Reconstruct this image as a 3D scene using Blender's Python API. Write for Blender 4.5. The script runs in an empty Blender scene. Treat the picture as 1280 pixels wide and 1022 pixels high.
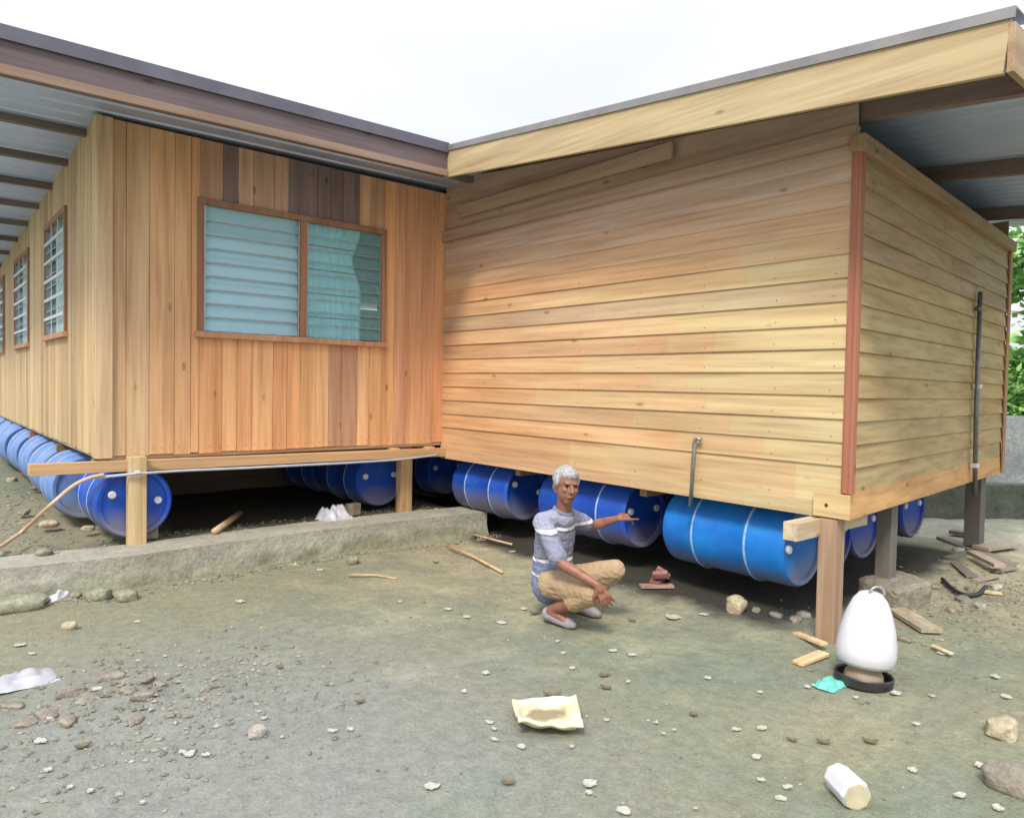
import bpy, bmesh, math, random
from mathutils import Vector, Matrix, noise
random.seed(7)
sc = bpy.context.scene
C = sc.collection
R = math.radians

# ------------------------------------------------------------------ camera, sky, sun, exposure
CAM = Vector((-4.4168, -6.4016, 1.55))
FW = Vector((0.643408, 0.764838, -0.032395)); RT = Vector((0.765498, -0.643155, 0.019090)); UP = Vector((0.006235, 0.037081, 0.999293))
FPX = 904.18
cd = bpy.data.cameras.new('camera'); cam = bpy.data.objects.new('camera', cd); C.objects.link(cam)
cam.matrix_world = Matrix(((RT.x, UP.x, -FW.x, CAM.x), (RT.y, UP.y, -FW.y, CAM.y), (RT.z, UP.z, -FW.z, CAM.z), (0, 0, 0, 1)))
cd.sensor_width = 36; cd.sensor_fit = 'HORIZONTAL'; cd.lens = FPX / 1280 * 36; cd.clip_start = .05; cd.clip_end = 2000
sc.camera = cam

SUN_EL, SUN_AZ = R(50), R(237)      # azimuth clockwise from +Y
w = bpy.data.worlds.new('World'); sc.world = w; w.use_nodes = True
nt = w.node_tree; nt.nodes.clear()
wo = nt.nodes.new('ShaderNodeOutputWorld'); bg = nt.nodes.new('ShaderNodeBackground')
sky = nt.nodes.new('ShaderNodeTexSky'); sky.sky_type = 'NISHITA'; sky.sun_disc = False
sky.sun_elevation = SUN_EL; sky.sun_rotation = SUN_AZ; sky.dust_density = 4; sky.air_density = 1
mx = nt.nodes.new('ShaderNodeMix'); mx.data_type = 'RGBA'; mx.inputs[0].default_value = .93
tc = nt.nodes.new('ShaderNodeTexCoord'); mp = nt.nodes.new('ShaderNodeMapping'); mp.inputs['Scale'].default_value = (1, 1, 2.5)
cl = nt.nodes.new('ShaderNodeTexNoise'); cl.inputs['Scale'].default_value = 2.2; cl.inputs['Detail'].default_value = 4
cr = nt.nodes.new('ShaderNodeValToRGB'); cr.color_ramp.elements[0].position = .3; cr.color_ramp.elements[1].position = .72
cr.color_ramp.elements[0].color = (.88, .9, .93, 1); cr.color_ramp.elements[1].color = (1.08, 1.07, 1.05, 1)
nt.links.new(tc.outputs['Generated'], mp.inputs[0]); nt.links.new(mp.outputs[0], cl.inputs[0]); nt.links.new(cl.outputs[0], cr.inputs[0])
nt.links.new(sky.outputs[0], mx.inputs[6]); 
sep = nt.nodes.new('ShaderNodeSeparateXYZ'); nt.links.new(tc.outputs['Generated'], sep.inputs[0])
el = nt.nodes.new('ShaderNodeValToRGB'); el.color_ramp.elements[0].position = .0; el.color_ramp.elements[1].position = .95      # overcast sky: about twice as bright overhead as at the horizon
el.color_ramp.elements[0].color = (.535, .545, .56, 1); el.color_ramp.elements[1].color = (1.1, 1.25, 1.6, 1)
e_ = el.color_ramp.elements.new(.42); e_.color = (.625, .635, .65, 1)
nt.links.new(sep.outputs[2], el.inputs[0])
vm = nt.nodes.new('ShaderNodeMix'); vm.data_type = 'RGBA'; vm.blend_type = 'MULTIPLY'; vm.inputs[0].default_value = 1
nt.links.new(el.outputs[0], vm.inputs[6]); nt.links.new(cr.outputs[0], vm.inputs[7])
vs_ = nt.nodes.new('ShaderNodeVectorMath'); vs_.operation = 'SCALE'; vs_.inputs[3].default_value = 9.6
nt.links.new(vm.outputs[2], vs_.inputs[0]); nt.links.new(vs_.outputs[0], mx.inputs[7])
nt.links.new(mx.outputs[2], bg.inputs[0]); bg.inputs[1].default_value = .12
nt.links.new(bg.outputs[0], wo.inputs[0])
sd = bpy.data.lights.new('sun', 'SUN'); sd.energy = 2.2; sd.angle = R(13); sd.color = (1, .9, .76)
so = bpy.data.objects.new('sun', sd); C.objects.link(so)
dv = Vector((math.sin(SUN_AZ) * math.cos(SUN_EL), math.cos(SUN_AZ) * math.cos(SUN_EL), math.sin(SUN_EL)))
so.rotation_euler = dv.to_track_quat('Z', 'Y').to_euler()
sc.view_settings.view_transform = 'Standard'; sc.view_settings.look = 'None'; sc.view_settings.gamma = 1
sc.view_settings.exposure = 0.64

# ------------------------------------------------------------------ helpers
def ray(u, v): return FW + RT * ((u - 640) / FPX) - UP * ((v - 511) / FPX)
def gz(u, v, z=0.0):
    d = ray(u, v); return CAM + d * ((z - CAM.z) / d.z)
def dp(u, v, D): return CAM + ray(u, v) * D

def lin(r, g, b):
    f = lambda c: (c / 255 / 12.92) if c / 255 <= .04045 else ((c / 255 + .055) / 1.055) ** 2.4
    return (f(r), f(g), f(b))
def tag(o, label=None, cat=None, group=None, kind=None):
    if label: o['label'] = label
    if cat: o['category'] = cat
    if group: o['group'] = group
    if kind: o['kind'] = kind
    return o
def empty(name, loc, rz=0, label=None, cat=None, group=None):
    o = bpy.data.objects.new(name, None); C.objects.link(o); o.location = loc; o.rotation_euler = (0, 0, rz)
    o.empty_display_size = .1
    return tag(o, label, cat, group)
def link(name, me, mat, parent=None, loc=None):
    o = bpy.data.objects.new(name, me); C.objects.link(o)
    if mat: me.materials.append(mat)
    if parent: o.parent = parent
    if loc is not None: o.location = loc
    return o

class MB:
    """collects shapes with a tint per face; build() links ONE mesh object"""
    def __init__(s): s.v = []; s.f = []; s.t = []; s.uvd = []
    def add(s, vs, fs, t=(1, 1, 1)):
        n = len(s.v); s.v += [tuple(q) for q in vs]; s.f += [tuple(i + n for i in f) for f in fs]; s.t += [t] * len(fs)
    def box(s, a, b, t=(1, 1, 1), M=None):
        x0, y0, z0 = a; x1, y1, z1 = b
        vs = [Vector(q) for q in ((x0, y0, z0), (x1, y0, z0), (x1, y1, z0), (x0, y1, z0), (x0, y0, z1), (x1, y0, z1), (x1, y1, z1), (x0, y1, z1))]
        if M: vs = [M @ q for q in vs]
        s.add(vs, [(0, 3, 2, 1), (4, 5, 6, 7), (0, 1, 5, 4), (1, 2, 6, 5), (2, 3, 7, 6), (3, 0, 4, 7)], t)
    def bar(s, A, B, wd, ht, t=(1, 1, 1), up=Vector((0, 0, 1))):
        A = Vector(A); B = Vector(B); d = (B - A); L = d.length; d.normalize()
        r = d.cross(up).normalized(); u = r.cross(d)
        M = Matrix(((d.x, r.x, u.x, A.x), (d.y, r.y, u.y, A.y), (d.z, r.z, u.z, A.z), (0, 0, 0, 1)))
        s.box((0, -wd / 2, -ht / 2), (L, wd / 2, ht / 2), t, M)
    def prism(s, poly, ax, lo, hi, t=(1, 1, 1), M=None):
        n = len(poly)
        def p3(q, h): return Vector({0: (h, q[0], q[1]), 1: (q[0], h, q[1]), 2: (q[0], q[1], h)}[ax])
        vs = [p3(q, lo) for q in poly] + [p3(q, hi) for q in poly]
        if M: vs = [M @ q for q in vs]
        s.add(vs, [tuple(range(n))[::-1], tuple(range(n, 2 * n))] + [(i, (i + 1) % n, (i + 1) % n + n, i + n) for i in range(n)], t)
    def tube(s, pts, r, n=10, t=(1, 1, 1)):
        pts = [Vector(q) for q in pts]; rr = r if isinstance(r, (list, tuple)) else [r] * len(pts); rings = []
        for i, q in enumerate(pts):
            d = (pts[min(i + 1, len(pts) - 1)] - pts[max(i - 1, 0)]).normalized()
            a = d.cross(Vector((0, 0, 1)))
            if a.length < .05: a = d.cross(Vector((1, 0, 0)))
            a.normalize(); b = d.cross(a)
            rings.append([q + (a * math.cos(2 * math.pi * k / n) + b * math.sin(2 * math.pi * k / n)) * rr[i] for k in range(n)])
        vs = [q for rg in rings for q in rg]; m = len(pts)
        fs = [(i * n + k, i * n + (k + 1) % n, (i + 1) * n + (k + 1) % n, (i + 1) * n + k) for i in range(m - 1) for k in range(n)]
        fs += [tuple(range(n))[::-1], tuple((m - 1) * n + k for k in range(n))]
        s.add(vs, fs, t)
    def lathe(s, prof, n=32, M=None, t=(1, 1, 1)):
        vs = []
        for (r, z) in prof:
            for k in range(n):
                a = 2 * math.pi * k / n; vs.append(Vector((r * math.cos(a), r * math.sin(a), z)))
        if M: vs = [M @ q for q in vs]
        m = len(prof)
        fs = [(i * n + k, i * n + (k + 1) % n, (i + 1) * n + (k + 1) % n, (i + 1) * n + k) for i in range(m - 1) for k in range(n)]
        s.add(vs, fs, t)
    def build(s, name, mat, parent=None, smooth=False, bevel=0, angle=None):
        me = bpy.data.meshes.new(name); me.from_pydata(s.v, [], s.f); me.update()
        ca = me.color_attributes.new('tint', 'FLOAT_COLOR', 'CORNER')
        k = 0
        for p, t in zip(me.polygons, s.t):
            for _ in range(p.loop_total):
                ca.data[k].color = (*t, 1); k += 1
        bm = bmesh.new(); bm.from_mesh(me); bmesh.ops.recalc_face_normals(bm, faces=bm.faces)
        bm.to_mesh(me); bm.free()
        if smooth:
            me.polygons.foreach_set('use_smooth', [True] * len(me.polygons))
            if angle: me.set_sharp_from_angle(angle=R(angle))
        o = link(name, me, mat, parent)
        if bevel:
            b = o.modifiers.new('bevel', 'BEVEL'); b.width = bevel; b.segments = 2; b.limit_method = 'ANGLE'
        return o
def local(o, root):
    """meshes are modelled in world space: shift them into the root's frame"""
    if o.parent == root: o.matrix_parent_inverse = Matrix.Translation(-root.location)
    return o

# ------------------------------------------------------------------ materials
class NT:
    def __init__(s, name):
        s.m = bpy.data.materials.new(name); s.m.use_nodes = True; s.t = s.m.node_tree; s.t.nodes.clear()
        s.out = s.n('ShaderNodeOutputMaterial'); s.b = s.n('ShaderNodeBsdfPrincipled'); s.l(s.b.outputs[0], s.out.inputs[0])
        s.tc = s.n('ShaderNodeTexCoord')
    def n(s, t): return s.t.nodes.new(t)
    def l(s, a, b): s.t.links.new(a, b)
    def noise(s, scale, detail=4, rough=.55, mapping=None, src=None):
        q = s.n('ShaderNodeTexNoise'); q.inputs['Scale'].default_value = scale; q.inputs['Detail'].default_value = detail; q.inputs['Roughness'].default_value = rough
        src = src or s.tc.outputs['Object']
        if mapping:
            m = s.n('ShaderNodeMapping'); m.inputs['Scale'].default_value = mapping; s.l(src, m.inputs[0]); src = m.outputs[0]
        s.l(src, q.inputs[0]); return q.outputs[0]
    def ramp(s, f, stops):
        q = s.n('ShaderNodeValToRGB'); e = q.color_ramp.elements
        while len(e) < len(stops): e.new(.5)
        for i, (p, c) in enumerate(stops):
            e[i].position = p; e[i].color = (*c, 1) if len(c) == 3 else c
        s.l(f, q.inputs[0]); return q.outputs[0]
    def mix(s, f, a, b, mode='MIX'):
        q = s.n('ShaderNodeMix'); q.data_type = 'RGBA'; q.blend_type = mode
        for sock, val in ((q.inputs[0], f), (q.inputs[6], a), (q.inputs[7], b)):
            if isinstance(val, (int, float)): sock.default_value = val
            elif isinstance(val, tuple): sock.default_value = (*val, 1)
            else: s.l(val, sock)
        return q.outputs[2]
    def math(s, op, a, b=0.0, c=None):
        q = s.n('ShaderNodeMath'); q.operation = op
        for i, val in enumerate((a, b, c)):
            if val is None: continue
            if isinstance(val, (int, float)): q.inputs[i].default_value = val
            else: s.l(val, q.inputs[i])
        return q.outputs[0]
    def tint(s):
        q = s.n('ShaderNodeAttribute'); q.attribute_name = 'tint'; return q.outputs[0]
    def bump(s, h, st=.3, dist=.02):
        q = s.n('ShaderNodeBump'); q.inputs['Strength'].default_value = st; q.inputs['Distance'].default_value = dist
        s.l(h, q.inputs['Height']); s.l(q.outputs[0], s.b.inputs['Normal'])
    def fin(s, col, rough=.6, spec=None):
        if isinstance(col, tuple): s.b.inputs['Base Color'].default_value = (*col, 1)
        else: s.l(col, s.b.inputs['Base Color'])
        if isinstance(rough, (int, float)): s.b.inputs['Roughness'].default_value = rough
        else: s.l(rough, s.b.inputs['Roughness'])
        if spec is not None: s.b.inputs['Specular IOR Level'].default_value = spec
        return s.m

def wood(name, base, axis, gray=.0, rough=.62):
    """planed timber; the grain runs along axis; each board carries its own tint"""
    m = NT(name); k = [28, 28, 28]; k[axis] = 1.1
    g = m.noise(1.0, 6, .62, tuple(k)); k2 = [9, 9, 9]; k2[axis] = .5
    g2 = m.noise(1.0, 3, .5, tuple(k2)); big = m.noise(.9, 3, .5)
    c = m.mix(1.0, base, m.tint(), 'MULTIPLY')
    c = m.mix(1.0, c, m.ramp(g, [(.25, (.72, .66, .6)), (.55, (1, 1, 1)), (.8, (1.1, 1.08, 1.02))]), 'MULTIPLY')
    c = m.mix(1.0, c, m.ramp(g2, [(.3, (.82, .76, .72)), (.6, (1.05, 1.05, 1.05))]), 'MULTIPLY')
    c = m.mix(1.0, c, m.ramp(big, [(.3, (1.01, .95, .9)), (.65, (1, 1.02, 1.01))]), 'MULTIPLY')
    vo = m.n('ShaderNodeTexVoronoi'); vo.inputs['Scale'].default_value = 1.0
    mpn = m.n('ShaderNodeMapping'); k3 = [5.5, 5.5, 5.5]; k3[axis] = 2.2; mpn.inputs['Scale'].default_value = k3
    m.l(m.tc.outputs['Object'], mpn.inputs[0]); m.l(mpn.outputs[0], vo.inputs[0])
    kn = m.ramp(vo.outputs['Distance'], [(.05, (.45, .32, .25)), (.11, (1, 1, 1))])
    c = m.mix(.7, c, m.mix(1.0, c, kn, 'MULTIPLY'))
    if gray: c = m.mix(gray, c, (.3, .28, .26))
    m.bump(g, .25, .006)
    return m.fin(c, rough, .3)

WX = wood('wood_x', (.62, .53, .385), 0); WY = wood('wood_y', (.62, .53, .385), 1); WZ = wood('wood_z', (.62, .53, .385), 2)
def plain(name, col, rough=.6, var=.25, sc_=6, bump=0, metal=0):
    m = NT(name); f = m.noise(sc_, 5)
    d = tuple(x * (1 - var) for x in col); u = tuple(min(1, x * (1 + var * .6)) for x in col)
    c = m.mix(1.0, m.ramp(f, [(.3, d), (.7, u)]), m.tint(), 'MULTIPLY')
    if bump: m.bump(m.noise(sc_ * 5, 5), bump, .01)
    m.b.inputs['Metallic'].default_value = metal
    return m.fin(c, rough)

def ground_mat():
    m = NT('packed_mud'); P = m.tc.outputs['Object']
    n1 = m.noise(.55, 5, .6); n2 = m.noise(2.3, 6, .6); n3 = m.noise(14, 6, .65); n4 = m.noise(70, 4, .7)
    gray = (.30, .295, .275); olive = (.30, .275, .175); green = (.20, .235, .165); tan = (.40, .34, .22)
    def spot(cx, cy, r0, r1, st=1.0, sx=1, sy=1):
        s_ = m.n('ShaderNodeSeparateXYZ'); m.l(P, s_.inputs[0])
        dx = m.math('MULTIPLY', m.math('SUBTRACT', s_.outputs[0], cx), sx); dy = m.math('MULTIPLY', m.math('SUBTRACT', s_.outputs[1], cy), sy)
        d = m.math('SQRT', m.math('ADD', m.math('MULTIPLY', dx, dx), m.math('MULTIPLY', dy, dy)))
        d = m.math('ADD', d, m.math('MULTIPLY', m.math('SUBTRACT', n2, .5), r1 * 1.1))
        q = m.n('ShaderNodeMapRange'); q.inputs[1].default_value = r0; q.inputs[2].default_value = r1; q.inputs[3].default_value = st; q.inputs[4].default_value = 0
        m.l(d, q.inputs[0]); return q.outputs[0]
    c = m.mix(m.ramp(n1, [(.38, (0, 0, 0)), (.62, (1, 1, 1))]), green, olive)
    c = m.mix(spot(-3.4, -3.4, .5, 2.1, .95, 1, .9), c, gray)
    c = m.mix(spot(-2.9, -1.0, .2, 1.6, .6, .5, 1.3), c, olive)
    c = m.mix(spot(-.2, -1.6, .2, 1.7, .7), c, tan)
    c = m.mix(spot(-1.1, -4.8, .1, .8, .65), c, tan)
    c = m.mix(spot(-.4, -5.5, .1, .7, .5), c, tan)
    c = m.mix(spot(-1.0, -4.2, .1, .45, .5), c, (.12, .2, .15))
    c = m.mix(spot(2.3, -4.7, .3, 1.7, .8), c, (.27, .23, .17))
    c = m.mix(spot(5.6, -2.0, 1.2, 4.5, .95, .55, 1), c, (.72, .64, .46))
    c = m.mix(spot(-3.6, .8, .5, 3.2, .75), c, (.36, .31, .21))
    c = m.mix(m.ramp(n2, [(.35, (.0, .0, .0)), (.75, (.55, .55, .55))]), c, (.34, .335, .29))
    c = m.mix(1.0, c, m.ramp(n3, [(.3, (.8, .8, .78)), (.6, (1.04, 1.04, 1.03)), (.85, (1.2, 1.2, 1.17))]), 'MULTIPLY')
    c = m.mix(1.0, c, m.ramp(n4, [(.3, (.8, .8, .8)), (.7, (1.15, 1.15, 1.12))]), 'MULTIPLY')
    h = m.math('ADD', m.math('MULTIPLY', n3, 1.0), m.math('MULTIPLY', n4, .35))
    c = m.mix(1.0, c, (.8, .83, .79), 'MULTIPLY')
    def floor_shade(x0, x1, y0, y1, col, c):      # shade under the floors painted into the ground colour, irregular edge
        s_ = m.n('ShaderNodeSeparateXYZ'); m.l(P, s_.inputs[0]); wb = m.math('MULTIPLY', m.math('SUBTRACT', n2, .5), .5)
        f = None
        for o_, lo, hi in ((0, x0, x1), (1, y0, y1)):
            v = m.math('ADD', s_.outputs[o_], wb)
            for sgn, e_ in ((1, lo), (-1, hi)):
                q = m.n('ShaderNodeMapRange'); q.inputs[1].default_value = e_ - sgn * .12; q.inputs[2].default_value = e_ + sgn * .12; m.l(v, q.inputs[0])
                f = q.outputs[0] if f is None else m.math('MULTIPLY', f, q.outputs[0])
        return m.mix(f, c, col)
    c = floor_shade(-.12, 3.4, -4.0, 2.5, (.05, .047, .038), c); c = floor_shade(-2.7, 1.2, .3, 6, (.06, .055, .045), c)
    m.bump(h, .7, .03)
    return m.fin(c, m.ramp(n2, [(.3, (.55, .55, .55)), (.7, (.95, .95, .95))]), .35)
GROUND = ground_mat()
def concrete(name, a, b, moss=0):
    m = NT(name); n1 = m.noise(2.5, 6, .6); n3 = m.noise(30, 5, .7)
    c = m.mix(m.ramp(n1, [(.35, (0, 0, 0)), (.65, (1, 1, 1))]), a, b)
    if moss:
        s_ = m.n('ShaderNodeSeparateXYZ'); m.l(m.tc.outputs['Object'], s_.inputs[0])
        z = m.math('ADD', s_.outputs[2], m.math('MULTIPLY', m.noise(5, 4), .25))
        c = m.mix(m.ramp(z, [(.12, (.7, .7, .7)), (.26, (0, 0, 0))]), c, (.24, .25, .14))
    c = m.mix(1.0, c, m.ramp(n3, [(.3, (.75, .75, .74)), (.7, (1.12, 1.12, 1.1))]), 'MULTIPLY')
    c = m.mix(1.0, c, m.ramp(m.noise(9, 6, .75), [(.3, (.78, .76, .7)), (.5, (1, 1, 1)), (.7, (1.06, 1.06, 1.05))]), 'MULTIPLY')
    c = m.mix(1.0, c, m.tint(), 'MULTIPLY')
    m.bump(m.math('ADD', n3, m.math('MULTIPLY', m.noise(8, 5, .7), .8)), .7, .02); return m.fin(c, .9, .2)
CONC = concrete('kerb_concrete', (.33, .32, .26), (.44, .425, .36), 1)
CONC2 = concrete('block_concrete', (.24, .21, .17), (.36, .32, .26))
STONE = concrete('stone', (.33, .31, .27), (.52, .49, .42))
def barrel_mat(name, a, b):
    m = NT(name); n1 = m.noise(3.5, 5, .6); n2 = m.noise(22, 5, .7)
    c = m.mix(m.ramp(n1, [(.3, (0, 0, 0)), (.7, (1, 1, 1))]), a, b)
    c = m.mix(m.ramp(n2, [(.56, (0, 0, 0)), (.8, (.28, .28, .28))]), c, (.2, .26, .36))
    s_ = m.n('ShaderNodeSeparateXYZ'); m.l(m.tc.outputs['Object'], s_.inputs[0])
    z = m.math('ADD', s_.outputs[2], m.math('MULTIPLY', n1, .18))
    c = m.mix(m.ramp(m.math('ADD', z, .4), [(.27, (.7, .7, .7)), (.43, (0, 0, 0))]), c, (.24, .22, .2))
    m.bump(n1, .15, .02)
    return m.fin(c, m.ramp(n2, [(.3, (.38, .38, .38)), (.7, (.6, .6, .6))]), .35)
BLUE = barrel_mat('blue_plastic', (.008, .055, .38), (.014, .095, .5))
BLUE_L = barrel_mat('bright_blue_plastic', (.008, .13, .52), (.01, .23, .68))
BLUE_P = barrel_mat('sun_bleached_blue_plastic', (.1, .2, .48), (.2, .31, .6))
PALE = plain('pale_ring', (.3, .48, .75), .7, .3, 40)  # pale rings around the barrel ribs
WHITE = plain('white_plastic', (.68, .68, .72), .35, .08, 5)
METAL = NT('roof_sheet')
_n = METAL.noise(1.5, 5, .6); METAL.b.inputs['Metallic'].default_value = .55
METAL = METAL.fin(METAL.ramp(_n, [(.3, (.48, .57, .8)), (.7, (.6, .7, .95))]), .45)
STEEL = plain('galvanised_steel', (.42, .43, .44), .45, .2, 20, 0, .7)
DARKIN = plain('dark_interior', (.05, .045, .04), .9, .2, 3)
def glass_mat(name, col, alpha, rough=.08):
    m = NT(name); m.b.inputs['Alpha'].default_value = alpha
    f = m.noise(4, 4); m.l(m.ramp(f, [(.3, (rough,) * 3), (.8, (rough + .25,) * 3)]), m.b.inputs['Roughness'])
    m.b.inputs['Base Color'].default_value = (*col, 1); m.b.inputs['Specular IOR Level'].default_value = .9
    return m.m
GLASS = glass_mat('louvre_glass', (.5, .95, 1), .2)
GLASS_F = glass_mat('frosted_louvre_glass', (.5, .86, 1.0), .42, .08)
def cloth(name, a, b, sc_=25):
    m = NT(name); n1 = m.noise(sc_, 4); n2 = m.noise(3, 3)
    c = m.mix(m.ramp(n2, [(.35, (0, 0, 0)), (.65, (1, 1, 1))]), a, b)
    m.bump(m.noise(9, 3, .5), .55, .04); return m.fin(c, .9, .15)

# ------------------------------------------------------------------ ground
def kerb_front(x):      # y of the kerb's front face
    pts = [(-9, 1.0), (-6, .2), (-4.6, -.28), (-3.9, -.42), (-3.1, -.52), (-1.65, -.42), (.1, -.5), (.4, -.45)]
    for (x0, y0), (x1, y1) in zip(pts, pts[1:]):
        if x <= x1: return y0 + (y1 - y0) * max(0, (x - x0)) / (x1 - x0)
    return pts[-1][1]
def sm(a, b, x):
    t = max(0, min(1, (x - a) / (b - a))); return t * t * (3 - 2 * t)
def gh(x, y):
    n = noise.noise(Vector((x * .7, y * .7, 3))) * .035 + noise.noise(Vector((x * 2.6, y * 2.6, 8))) * .014
    near = 1 if abs(x) < 8 and abs(y) < 9 else 0
    if near: n += noise.noise(Vector((x * 9, y * 9, 1))) * .006
    # rubble ridge in the left foreground
    d = math.hypot((x + 3.55) / .55, (y + 2.6) / .5)
    n += .03 * max(0, 1 - d) * (1 + noise.noise(Vector((x * 11, y * 11, 4))) * 1.5)
    yk = kerb_front(x) + .22
    up = sm(yk - .1, yk + .12, y) * (1 - sm(.1, .5, x))
    n += .2 * up
    n += .25 * sm(3, 9, y) * (1 - sm(-3.4, -2.9, x))
    dd = math.hypot(x, y)
    if dd > 25: n += (dd - 25) * .004
    return n
def grid_lines(lo, hi, step, far):
    a = []; v = lo
    while v <= hi + 1e-6: a.append(v); v += step
    s_ = step; p = hi
    out = []
    while p < far: s_ *= 1.22; p += s_; out.append(p)
    s_ = step; p = lo; low = []
    while p > -far: s_ *= 1.22; p -= s_; low.append(p)
    return low[::-1] + a + out
xs = grid_lines(-5.6, 6.4, .045, 400); ys = grid_lines(-6.2, 4.4, .045, 400)
me = bpy.data.meshes.new('ground'); nx, ny = len(xs), len(ys)
me.from_pydata([(x, y, gh(x, y)) for y in ys for x in xs], [], [(j * nx + i, j * nx + i + 1, (j + 1) * nx + i + 1, (j + 1) * nx + i) for j in range(ny - 1) for i in range(nx - 1)])
me.polygons.foreach_set('use_smooth', [True] * len(me.polygons))
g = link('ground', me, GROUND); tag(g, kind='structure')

# ------------------------------------------------------------------ houses
def jit(base, a=.1, hue=.05):
    k = 1 + random.uniform(-a, a); h = random.uniform(-hue, hue)
    return (base[0] * k * (1 + h), base[1] * k, base[2] * k * (1 - h))
L1, L2 = 3.2355, 4.3412
EX, EY = 4.1156, .3654
ZB1, ZB2 = .9297, .7642
DY = 8.3     # depth of the vertical-board house

h1 = empty('wooden_house', (-1.6, 0, .25), label='stilted wooden house clad in vertical boards with a wide curtained louvre window', cat='house')
def H1(o): return local(o, h1)
TOPF = 3.56
# front wall, boards along z, window opening
WIN = (-2.51, -.755, 1.935, 3.05)
def boards_v(mb, lo, hi, at, ax, z0, ztop, wins, palette, seed):
    rnd = random.Random(seed); u = lo; i = 0
    while u < hi - .01:
        wd = min(rnd.choice([.13, .15, .15, .17, .19]), hi - u)
        if hi - u - wd < .06: wd = hi - u
        for (a, b, c, d) in wins:          # a joint falls on each side of an opening
            for e in (a, b):
                if u + .004 < e < u + wd + .03: wd = e - u
        t = palette(u, rnd)
        off = rnd.uniform(0, .006)
        segs = [(z0 + rnd.uniform(-.006, .006), ztop(u))]
        for (a, b, c, d) in wins:
            if u + wd > a + .01 and u < b - .01:
                new = []
                for (p, q) in segs:
                    if p < c and q > d: new += [(p, c), (d, q)]
                    else: new.append((p, q))
                segs = new
        for (p, q) in segs:
            tt = t if (p < 2.5 or not (-2.54 < u < -.75) or ax) else palette(u + 50, rnd)
            if ax == 0: mb.box((u + .0015, at - .022 - off, p), (u + wd - .0015, at - off + .01, q), tt)
            else: mb.box((at - .022 - off, u + .0015, p), (at - off + .01, u + wd - .0015, q), tt)
        u += wd; i += 1
def pal_front(u, rnd):
    if u > 20:
        x = u - 50
        b = rnd.choice([(1.0, .78, .74), (1.08, .84, .76), (.92, .7, .7)])
        if -2.46 < x < -2.2 or -1.75 < x < -1.2: b = (.4, .35, .52)
        return jit(b, .08, .03)
    if u > -.72 - .0: b = rnd.choice([(1.2, .92, .85), (1.12, .85, .78), (1.28, 1.0, .88), (1.05, .78, .74)])
    elif u < -2.7: b = rnd.choice([(1.08, .95, .88), (1.15, .95, .82), (1.0, .88, .8)])
    elif -1.42 < u < -1.2: b = (.78, .62, .64)
    else: b = rnd.choice([(1.3, .98, .76), (1.22, .93, .74), (1.28, 1.05, .88), (1.2, .85, .7), (1.25, .97, .8), (1.3, .92, .7)])
    b = (b[0] * 1.05, b[1] * .90, b[2] * .78)
    return jit(b, .08, .05)
mb = MB(); boards_v(mb, -L1, 0, 0, 0, ZB1, lambda u: TOPF, [WIN], pal_front, 11)
rn = random.Random(31)
for zz_ in (ZB1 + .05, 3.45):
    x = -L1 + .08
    while x < -.05:
        if not (zz_ > 1.9 and zz_ < 3.08): mb.box((x - .003, -.031, zz_), (x + .003, -.02, zz_ + .006), (.38, .3, .28))
        x += rn.uniform(.06, .1)
# lining behind the boards, so no light leaks through the joints
a, b, c, d = WIN
mb.box((-L1, .012, ZB1 + .03), (a, .03, TOPF), (.3, .25, .2)); mb.box((b, .012, ZB1 + .03), (4, .03, TOPF), (.3, .25, .2))
mb.box((a, .012, ZB1 + .03), (b, .03, c), (.3, .25, .2)); mb.box((a, .012, d), (b, .03, TOPF), (.3, .25, .2))
H1(mb.build('front_wall', WZ, h1, bevel=.002))
SW = [(1.38, 2.63, 1.95, 3.1), (3.97, 5.35, 1.93, 3.06), (6.75, 7.9, 1.92, 3.02)]
roof_z = lambda y: 3.62 - .045 * y
mb = MB(); boards_v(mb, 0.0, DY, -L1, 1, ZB1, lambda u: roof_z(u) - .03, SW, lambda u, r: jit(r.choice([(1, .88, .7), (.9, .8, .66), (1.05, .95, .8), (.85, .72, .6)]), .05, .03), 5)
H1(mb.build('side_wall', WZ, h1, bevel=.002))
mb = MB(); mb.box((-L1 + .03, DY, ZB1), (4.2, DY + .03, 3.2)); mb.box((4.2, 0, ZB1), (4.23, DY, 3.3)); mb.box((.001, -.022, ZB1), (4.2, .01, TOPF)); H1(mb.build('rear_wall', WZ, h1))
mb = MB(); mb.box((-L1, .0, ZB1 - .03), (4.2, DY, ZB1 - .002)); H1(mb.build('floor', WX, h1))
mb = MB(); mb.box((-2.6, 2.6, .1), (4.2, 2.66, .9), (.35, .3, .28)); mb.box((1.2, .1, .0), (1.25, 2.6, .9), (.35, .3, .28)); H1(mb.build('underfloor_light_block', WX, h1))  # unseen panels added under the floor to block light from behind
# corner board
mb = MB(); mb.box((-L1 - .05, -.055, ZB1 - .01), (-L1 + .07, -.03, TOPF), (1.1, .98, .88)); mb.box((-L1 - .05, -.03, ZB1 - .01), (-L1 - .028, .08, TOPF), (1, .9, .72))
H1(mb.build('corner_board', WZ, h1, bevel=.003))
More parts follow.
